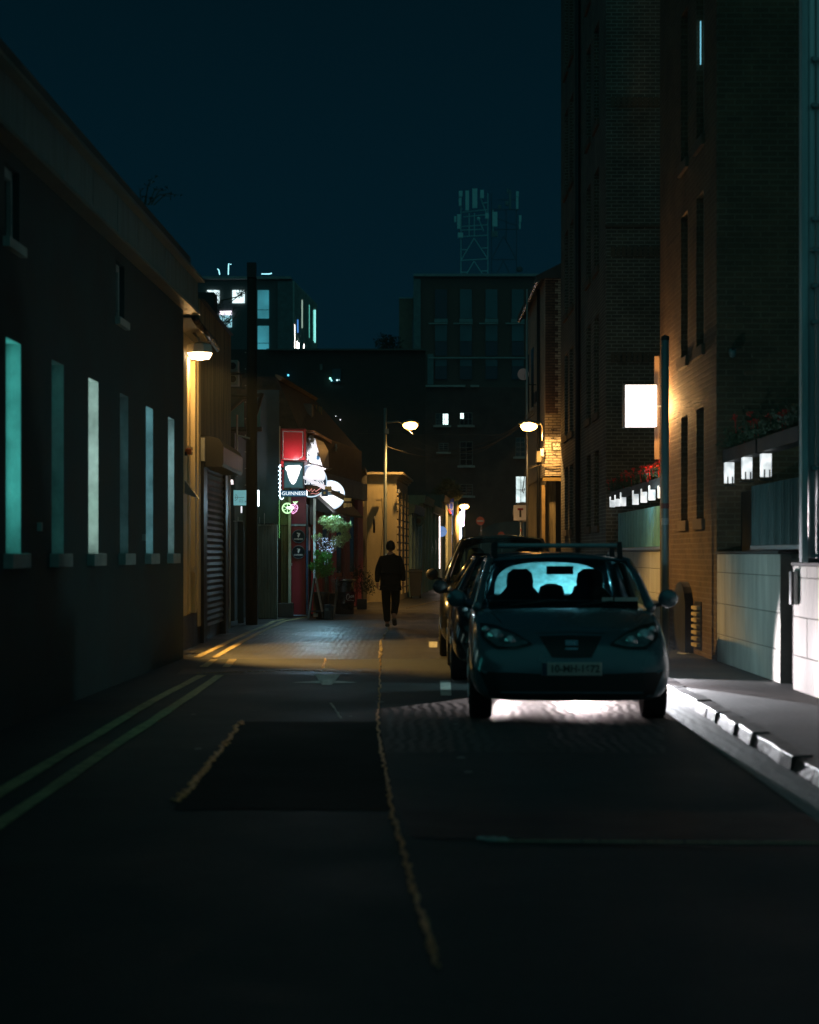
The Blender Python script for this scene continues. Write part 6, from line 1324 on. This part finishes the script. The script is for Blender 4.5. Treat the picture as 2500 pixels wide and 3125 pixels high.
# ------------------------------------------------------------------ cars
from mathutils.bvhtree import BVHTree
M_int = mat('car_interior', (.012, .012, .013), .85, bump=0, spec=.15)
M_trim = mat('black_trim', (.012, .014, .015), .5, bump=.1)
M_refl = mat('headlight_reflector', (.75, .80, .85), .2, metal=.55, var=.05, bump=0)
M_plate = mat('plate_white', (.55, .57, .52), .5, var=.08, bump=0)
M_lens = glass_mat('lens_glass', (.9, .95, .95))
def make_car(name, label, loc, rz, paint, L=4.05, W=.90, belt=1.0, H=1.52, cowl=1.15, rt0=1.98, rt1=3.68, wb=(.80, 3.28), wr=.31, rear_glass=None, nose=1.0, seat=False, htf=.62):
    t = thing(name, label, 'car', loc, rz)
    kb = belt; ky = L / 4.05; kw = W / .90
    def b_(mb, nm, m, par=None, **k): return mb.build(nm, m, par or t, world=False, **k)
    st = [(0, .62, .25, .50, .58), (.03, .77, .225, .56, .65), (.12, .86, .205, .65, .74), (.32, .885, .21, .77, .835), (.6, .895, .21, .87, .92), (.92, .90, .21, .945, .985),
          (cowl / ky, .90, .21, .985, 1.01), (cowl/ky + .2, .90, .21, .99, .99), (2.2, .90, .21, 1.0, 1.0), (3.1, .895, .215, 1.02, 1.02), (3.7, .87, .235, 1.03, 1.03), (3.95, .83, .24, .99, 1.0), (4.03, .80, .245, .90, .94), (4.05, .70, .25, .78, .84)]
    rows = []
    for y, w, zb, zs, zt in st:
        y *= ky; w *= kw; zs *= kb * (nose if y < .8 else 1); zt *= kb * (nose if y < .8 else 1)
        if y < .5 * ky: zt = max(zt, zs + .03)
        half = [(0, zb), (w*.55, zb), (w*.86, zb + .01), (w*.98, zb + .09), (w, zb + .28), (w*.985, zs - .13), (w*.945, zs - .02), (w*.80, zs + (zt - zs)*.45), (w*.45, zt - .004), (0, zt)]
        rows.append([(x, y, z) for x, z in half] + [(-x, y, z) for x, z in reversed(half[1:-1])])
    mb = MB(); mb.grid(rows, close=True)
    n = len(rows[0]); mb.f.append(tuple(range(n))); mb.f.append(tuple(reversed(range((len(rows)-1)*n, len(rows)*n))))
    body = b_(mb, 'body', paint, smooth=True, sub=2)
    cutters = []
    for y in wb:
        c = MB().cyl((-2, y, wr), (2, y, wr), wr + .055, 32); me = bpy.data.meshes.new('c'); me.from_pydata([tuple(p) for p in c.v], [], c.f)
        import bmesh
        bm = bmesh.new(); bm.from_mesh(me); bmesh.ops.recalc_face_normals(bm, faces=bm.faces)
        for v in bm.verts:      # cut only the outer 0.28 m of each side: keep a solid core between
            pass
        bm.to_mesh(me); bm.free()
        co_ = bpy.data.objects.new('c', me); COL.objects.link(co_); co_.parent = t; cutters.append(co_)
        md = body.modifiers.new('arch', 'BOOLEAN'); md.object = co_; md.operation = 'DIFFERENCE'; md.solver = 'EXACT'
    dg = bpy.context.evaluated_depsgraph_get(); dg.update()
    me = bpy.data.meshes.new_from_object(body.evaluated_get(dg)); body.modifiers.clear(); body.data = me
    for c in cutters: bpy.data.objects.remove(c)
    for p in me.polygons: p.use_smooth = True
    core = MB().box(-.55*kw, .55*kw, .35*ky, L-.3, .23, .62*kb); b_(core, 'underbody', M_trim)
    bvh = BVHTree.FromPolygons([v.co.copy() for v in me.vertices], [tuple(p.vertices) for p in me.polygons])
    def hit(x, z, off):
        h = bvh.ray_cast(Vector((x, -1, z)), Vector((0, 1, 0)))
        return (x, (h[0].y if h[0] else .6) - off, z)
    def overlay(nm, top, bot, m, off, n=14, mrow=6, par=None, back=.03):
        def samp(pl, u):
            xs = [0]; 
            for a, b in zip(pl[:-1], pl[1:]): xs.append(xs[-1] + math.dist(a, b))
            d = u * xs[-1]
            for k in range(len(pl)-1):
                if d <= xs[k+1] + 1e-9:
                    q = (d - xs[k]) / max(1e-9, xs[k+1]-xs[k]); return (pl[k][0]+(pl[k+1][0]-pl[k][0])*q, pl[k][1]+(pl[k+1][1]-pl[k][1])*q)
            return pl[-1]
        R_ = []
        for i in range(mrow+1):
            r = []
            for j in range(n+1):
                a = samp(top, j/n); c = samp(bot, j/n); v = i/mrow
                r.append(hit(a[0]+(c[0]-a[0])*v, a[1]+(c[1]-a[1])*v, off))
            R_.append(r)
        g = MB().grid(R_)
        return b_(g, nm, m, par, smooth=True)
    z_ = lambda v: v * kb * nose
    for s in (-1, 1):
        tp = [(.34*s*kw, z_(.715)), (.48*s*kw, z_(.80)), (.66*s*kw, z_(.865)), (.79*s*kw, z_(.875))]; bt = [(.34*s*kw, z_(.70)), (.48*s*kw, z_(.665)), (.66*s*kw, z_(.665)), (.79*s*kw, z_(.77))]
        hl = overlay('headlight', tp, bt, M_trim, .006)
        cxh = sum(q[0] for q in tp+bt)/8; czh = sum(q[1] for q in tp+bt)/8
        sh = lambda L_: [(cxh+(q[0]-cxh)*.84, czh+(q[1]-czh)*.74) for q in L_]
        overlay('bowl', sh(tp), sh(bt), mat('headlight_bowl', (.22, .27, .29), .35, metal=.2, bump=.2, var=.5, scale=14), .011, par=hl)
        for (hx, hz, r_) in ((.66, .765, .072), (.53, .73, .052), (.745, .82, .036)):
            y = hit(hx*s*kw, z_(hz), 0)[1]
            rf = MB().lathe([(r_, -.012), (r_*.9, -.004), (r_*.55, .0), (r_*.25, -.02), (.004, -.022)], (hx*s*kw, y - .02, z_(hz)), 18, 'y'); b_(rf, 'reflector', M_refl, hl, smooth=True)
        overlay('lens', tp, bt, M_lens, .045, par=hl)
    gr = overlay('grille', [(-.275*kw, z_(.775)), (0, z_(.782)), (.275*kw, z_(.775))], [(-.17*kw, z_(.60)), (0, z_(.594)), (.17*kw, z_(.60))], M_trim, .008)
    overlay('lower_intake', [(-.80*kw, .475*nose), (0, .445*nose), (.80*kw, .475*nose)], [(-.70*kw, .24), (0, .235), (.70*kw, .24)], M_trim, .008, 20)
    overlay('bumper_lip', [(-.62*kw, .305), (.62*kw, .305)], [(-.62*kw, .285), (.62*kw, .285)], paint, .022, 14, 1)
    y = hit(0, z_(.69), .02)[1]
    em = MB(); em.box(-.055, .055, y-.012, y, z_(.69)+.012, z_(.69)+.058); em.box(-.055, .055, y-.012, y, z_(.69)-.05, z_(.69)-.008)
    b_(em, 'emblem', mat('emblem_steel', (.35, .5, .6), .25, metal=.8, bump=0), gr)
    zp = .50*nose; y = min(hit(xx, zp + dz, 0)[1] for xx in (-.2, 0, .2) for dz in (-.05, .05))
    pl = b_(MB().box(-.26, .26, y-.022, y-.008, zp-.058, zp+.058), 'number_plate', M_plate, bevel=.006)
    b_(MB().box(-.258, -.215, y-.026, y-.0225, zp-.055, zp+.055), 'plate_band', M_blue, pl)
    if seat:
        vs, fs = text_mesh('10-MH-1672', .088, .002, 'CENTER', .95, .002); q = MB(Matrix.Translation((.025, y-.026, zp))); q.add(vs, fs); b_(q, 'plate_text', mat('plate_ink', (.10, .11, .10), .6, bump=0), pl)
    for s in (-1, 1): overlay('panel_gap', [(.60*s*kw, z_(.872)), (.70*s*kw, belt*.975)], [(.592*s*kw, z_(.872)), (.692*s*kw, belt*.975)], M_trim, .003, 14, 1)
    overlay('panel_gap', [(-.31*kw, z_(.80)), (0, z_(.812)), (.31*kw, z_(.80))], [(-.31*kw, z_(.794)), (0, z_(.806)), (.31*kw, z_(.794))], M_trim, .003, 14, 1)
    # cabin
    zr = H; yb = cowl + .07; hb = (.795 if seat else .765)*kw; ht = (.655 if seat else htf)*kw; zt = H - .095
    for s in (-1, 1):
        pa = MB(); pa.tube([(hb*s*1.03, yb - .05, belt*.985), (hb*s, yb + .05, belt + .03), ((hb+ht)/2*s*1.02, (yb+rt0)/2 + .02, (belt+zt)/2 + .035), (ht*s*1.02, rt0, zt + .005)], [.045, .04, .036, .036], 8); b_(pa, 'pillar', paint, smooth=True)
        if 1:
            ct = MB(); ct.tube([(hb*s*1.05, yb + .03, belt + .03), ((hb+ht)/2*s*1.065, (yb+rt0)/2, (belt+zt)/2 + .03), (ht*s*1.08, rt0, zt), (ht*s*1.09, rt1, zt)], .013, 6); b_(ct, 'glint_strip', M_refl, smooth=True)  # bright strip added along the pillar to catch lamp glints
        pb = MB(); ym = (rt0 + rt1)/2; pb.tube([(hb*s*1.03, ym + .05, belt), (ht*s*1.03, ym, zt)], .034, 8); b_(pb, 'pillar', M_trim, smooth=True)
        pc = MB(); pc.tube([(hb*s, L - .30, belt*1.0), (ht*s*1.0, rt1 - .02, zt)], [.10, .075], 8); b_(pc, 'pillar', paint, smooth=True)
        rl = MB(); rl.tube([(ht*s*1.03, rt0 - .02, zt), (ht*s*1.05, (rt0+rt1)/2, zt + .015), (ht*s*1.02, rt1 + .03, zt)], .036, 8); b_(rl, 'roof_rail', paint, smooth=True)
        for y0, y1, u0, u1 in ((yb + .18, ym, rt0 + .05, ym), (ym + .06, L - .42, ym + .04, rt1 - .08)):
            sg = MB(); sg.add([(hb*s*1.035, y0, belt), (hb*s*1.035, y1, belt), (ht*s*1.04, u1, zt), (ht*s*1.04, u0, zt)], [(0, 1, 2, 3)]); b_(sg, 'side_window', M_glass)
        mr = MB(); rows = []
        for k in range(9):
            a = math.pi*k/8; r_ = math.sin(a); rows.append([((.93*kw + .075 + -.095*math.cos(a))*s, yb + .22 + .055*r_*math.cos(2*math.pi*j/12) , belt + .075 + .088*r_*math.sin(2*math.pi*j/12)) for j in range(12)])
        mr.grid(rows, close=True); mo = b_(mr, 'mirror', paint if seat else M_trim, smooth=True)
        b_(MB().tube([(.86*kw*s, yb + .24, belt - .0), (.98*kw*s, yb + .24, belt + .03)], .02, 6), 'mirror_arm', M_trim, mo)
    rows = []
    for i in range(9):
        v = i/8; y = rt0 - .04 + (rt1 + .12 - rt0)*v; cr = .085*(1 - (2*v-1)**4*.55)
        rows.append([(ht*1.05*u/5, y, zt + cr*(1-(u/5)**2) + .012) for u in range(-5, 6)])
    rf = MB().grid(rows); ro = b_(rf, 'roof', paint, smooth=True); md = ro.modifiers.new('s', 'SOLIDIFY'); md.thickness = .03; md.offset = -1
    rows = []
    for i in range(7):
        v = i/6; w_ = hb*.97 + (ht - hb*.97)*v; z = belt + .012 + (zt + .03 - belt)*v
        yc = (cowl - .02) + (rt0 - .06 - cowl + .02)*v; rows.append([(w_*u/5, yc + .12*(u/5)**2*(1-.5*v) + 0*u, z + (.035*(1-(u/5)**2)*v)) for u in range(-5, 6)])
    ws = b_(MB().grid(rows), 'windscreen', M_glass, smooth=True)
    for s in (-.5, .12): b_(MB().tube([(s*kw, cowl - .05, belt + .02), (s*kw + .33, cowl + .02, belt + .055)], .009, 5), 'wiper', M_trim)
    # tailgate with an arched window opening
    na = 16; inn = []; out = []
    for k in range(na + 1):
        a = math.pi * k / na; c, s_ = math.cos(a), math.sin(a)
        ex = .60*kw * (abs(c)**.7) * (1 if c >= 0 else -1); ez = belt + .06 + (zt - .075 - belt)*(s_**.62)
        inn.append((ex, ez)); out.append((((.80*kw)*(1-min(1, s_*1.5)) + ht*1.04*min(1, s_*1.5))*(1 if c > .02 else -1 if c < -.02 else 0) * (1 if abs(c) > .5 else abs(c)*2), belt - .02 if k in (0, na) else (belt + (zt + .07 - belt)*min(1, s_*1.5))))
    def ty(z): return L - .10 - (L - .10 - rt1 - .04) * max(0, min(1, (z - belt)/(zt - belt)))
    mb = MB(); mb.grid([[(x, ty(z), z) for x, z in out], [(x, ty(z), z) for x, z in inn]]); mb.quad(*[(x, ty(z), z) for x, z in ((.80*kw, belt-.05), (-.80*kw, belt-.05), (-.60*kw, belt+.06), (.60*kw, belt+.06))])
    tg = b_(mb, 'tailgate', paint)
    g = MB(); g.add([(x, ty(z) - .006, z) for x, z in inn], [tuple(range(na+1))]); b_(g, 'rear_window', rear_glass or M_glass, tg)
    # interior
    b_(MB().prism([(cowl + .05, belt - .02), (cowl + .1, belt + .05), (cowl + .45, belt + .06), (cowl + .55, belt - .02)], -.70*kw, .70*kw, 'x'), 'dashboard', M_int)
    for s in (-1, 1):
        y = (rt0 + rt1)/2 - .15
        sb_ = MB(); rows = []
        for k in range(8):
            z, w_, d_ = ((.6, .24, .06), (.9, .26, .07), (1.04, .24, .07), (1.12, .17, .06), (1.16, .135, .05), (1.22, .14, .055), (1.30, .125, .06), (1.345, .07, .045))[k]
            z = z * (H/1.52); rows.append([(s*.36*kw + w_*math.cos(a)*(1), y + d_*math.sin(a) + .10*(z-.6), z) for a in [2*math.pi*j/16 for j in range(16)]])
        sb_.grid(rows, close=True); sb_.add(rows[-1], [tuple(range(16))]); b_(sb_, 'seat', M_int, smooth=True)
    for xs_ in (-.36, 0, .36):
        b_(MB().lathe([(.13, 0), (.14, .06), (.12, .13), (.05, .16)], (xs_*kw, rt1 - .25, belt + .02), 14), 'rear_headrest', M_int, smooth=True)
    b_(MB().box(-.62*kw, .62*kw, rt1 - .35, rt1 - .15, .6, belt + .05), 'rear_bench', M_int)
    sw = MB(); sw.tube([(-.36*kw + .18*math.cos(a), cowl + .62 - .05*math.sin(a), belt - .02 + .17*math.sin(a)) for a in [2*math.pi*k/20 for k in range(21)]], .015, 6); b_(sw, 'steering_wheel', M_int)
    b_(MB().box(-.13, .13, rt0 - .16, rt0 - .13, zt - .125, zt - .045), 'rear_view_mirror', M_int, ws)
    for y in wb:
        for s in (-1, 1):
            xo = s*(W - .01); xi = s*(W - .215)
            prof = [(wr*.62, 0), (wr*.93, 0), (wr, .02), (wr, .185), (wr*.93, .205), (wr*.62, .205)]
            wl_ = MB(); wl_.lathe([(r_, min(xi, xo) + h) for r_, h in prof], (0, y, wr), 32, 'x'); wh = b_(wl_, 'wheel', M_rub, smooth=False)
            rm = MB(); xf = xo - s*.015
            for k in range(5):
                a = 2*math.pi*k/5; rm.tube([(xf, y, wr), (xf, y + wr*.62*math.cos(a), wr + wr*.62*math.sin(a))], .028, 6)
            rm.tube([(xf - s*.01, y + wr*.62*math.cos(a), wr + wr*.62*math.sin(a)) for a in [2*math.pi*k/28 for k in range(29)]], .02, 6)
            b_(rm, 'rim', M_rim, wh)
    for s in (-1, 1):
        b_(MB().box(s*.74*kw - .09, s*.74*kw + .09, L - .09, L - .015, .72*kb, .98*kb), 'tail_light', mat('tail_red', (.35, .01, .01), .2, bump=0))
    return t
def car_paint(name, col, rough=.24):
    return mat(name, col, rough, metal=.35, var=.08, scale=1, bump=.02, bscale=200, coat=.6)
P_seat = car_paint('teal_grey_paint', (.10, .17, .20)); P2 = car_paint('black_car_paint', (.012, .014, .016)); P3 = car_paint('dark_van_paint', (.012, .013, .014))
fog = translucent_mat('translucent_rear_glass', (.40, .90, .95))  # translucent glass; the teal glow of the rear window is put into its colour
c1 = make_car('parked_car', 'teal grey hatchback parked nearest, facing the camera with a roof bar', (1.41, 14.8, 0), R(-1.8), P_seat, rear_glass=fog, seat=True)
MB().box(-.80, .80, 3.86, 3.92, .243, .5).build('light_cut_skirt', M_trim, c1, world=False)  # unseen skirt added to cut the lamp light passing under the car
for y in (2.35, 3.25):
    cb_ = MB(); cb_.box(-.60, .62, y - .035, y + .035, 1.565, 1.605); rbar = cb_.build('roof_bar', mat('roof_bar_alloy', (.35, .42, .44), .35, metal=.6, bump=0), c1, world=False, bevel=.012)
    for s in (-1, 1):
        MB().prism([(s*.60, 1.44), (s*.66, 1.44), (s*.645, 1.62), (s*.60, 1.62)] if s > 0 else [(s*.66, 1.44), (s*.60, 1.44), (s*.60, 1.62), (s*.645, 1.62)], y - .05, y + .05).build('foot', M_trim, rbar, world=False)
MB().box(.36, .46, 1.19, 1.20, 1.055, 1.09).build('permit_sticker', M_plate, c1, world=False); MB().box(.48, .70, 1.22, 1.23, 1.055, 1.09).build('permit_sticker', M_plate, c1, world=False)
c2 = make_car('parked_car', 'black hatchback parked directly behind the teal grey hatchback', (1.46, 19.55, 0), R(-.3), P2, htf=.54, L=4.1, W=.98, belt=1.02, H=1.53, wr=.32)
c3 = make_car('parked_van', 'tall dark people carrier parked third in the row, its roof edge catching amber light', (1.36, 24.1, 0), R(-1.5), P3, htf=.545, L=4.8, W=.95, belt=1.12, H=1.80, cowl=1.0, rt0=1.75, rt1=4.4, wb=(.85, 3.85), wr=.34, nose=1.08)
c3['category'] = 'van'
# lit fog lamps of the second car, throwing light under and beside the first
fl_ = (1.98, 19.45, .30)
MB().lathe([(.055, 0), (.05, -.02), (.02, -.03)], (.52, .03, .30), 16, 'y').build('fog_lamp', emit('fog_lamp_glow', (1, .95, .92), 12), c2, world=False)
spot('fog_light', fl_, (1.7, 12.5, .20), 750, (1, .84, .84), 80, .3, .015)
spot('fog_light', (1.0, 19.45, .30), (2.35, 12.5, .20), 480, (1, .84, .84), 32, .15, .012)
MB().lathe([(.055, 0), (.05, -.02), (.02, -.03)], (-.46, .03, .30), 16, 'y').build('fog_lamp', emit('fog_lamp_glow', (1, .95, .92), 12), c2, world=False)
spot('kerb_strip_spot', (2.43, 19.40, .46), (3.62, 12.4, -.16), 1500, (.92, .94, 1), 20.5, .06, .008)  # unseen spot added for the bright kerb strip; cone edge shapes its border
spot('low_wall_spot', (2.44, 19.38, .30), (4.19, 16.88, .15), 600, (.98, .88, .93), 72, .5, .03)  # unseen spot added to brighten the low walls
MB().lathe([(.07, 0), (.06, -.02), (.02, -.03)], (.93, .02, .60), 16, 'y').build('unseen_lamp', emit('unseen_lamp_glow', (1, .95, .92), 8), c2, world=False)  # unseen glowing lamp added to go with the two spots above
point('rear_window_fill', (1.75, 19.25, 1.0), 42, (.55, .95, 1), .05)  # point without a fitting, added to brighten the first car's rear window

# ------------------------------------------------------------------ night air
HAZE = 0.0007
if HAZE:
    m = bpy.data.materials.new('haze'); m.use_nodes = True; nt = m.node_tree; nt.nodes.clear()
    o_ = nt.nodes.new('ShaderNodeOutputMaterial'); pv = nt.nodes.new('ShaderNodeVolumePrincipled')
    pv.inputs['Density'].default_value = HAZE; pv.inputs['Color'].default_value = (.8, .9, .95, 1); pv.inputs['Anisotropy'].default_value = .3
    nt.links.new(pv.outputs[0], o_.inputs['Volume'])
    hz = MB().box(-420, 420, -70, 720, -1.5, 60).build('haze', m); hz['kind'] = 'stuff'; tag(hz, 'thin night haze hanging in the lane', 'haze')
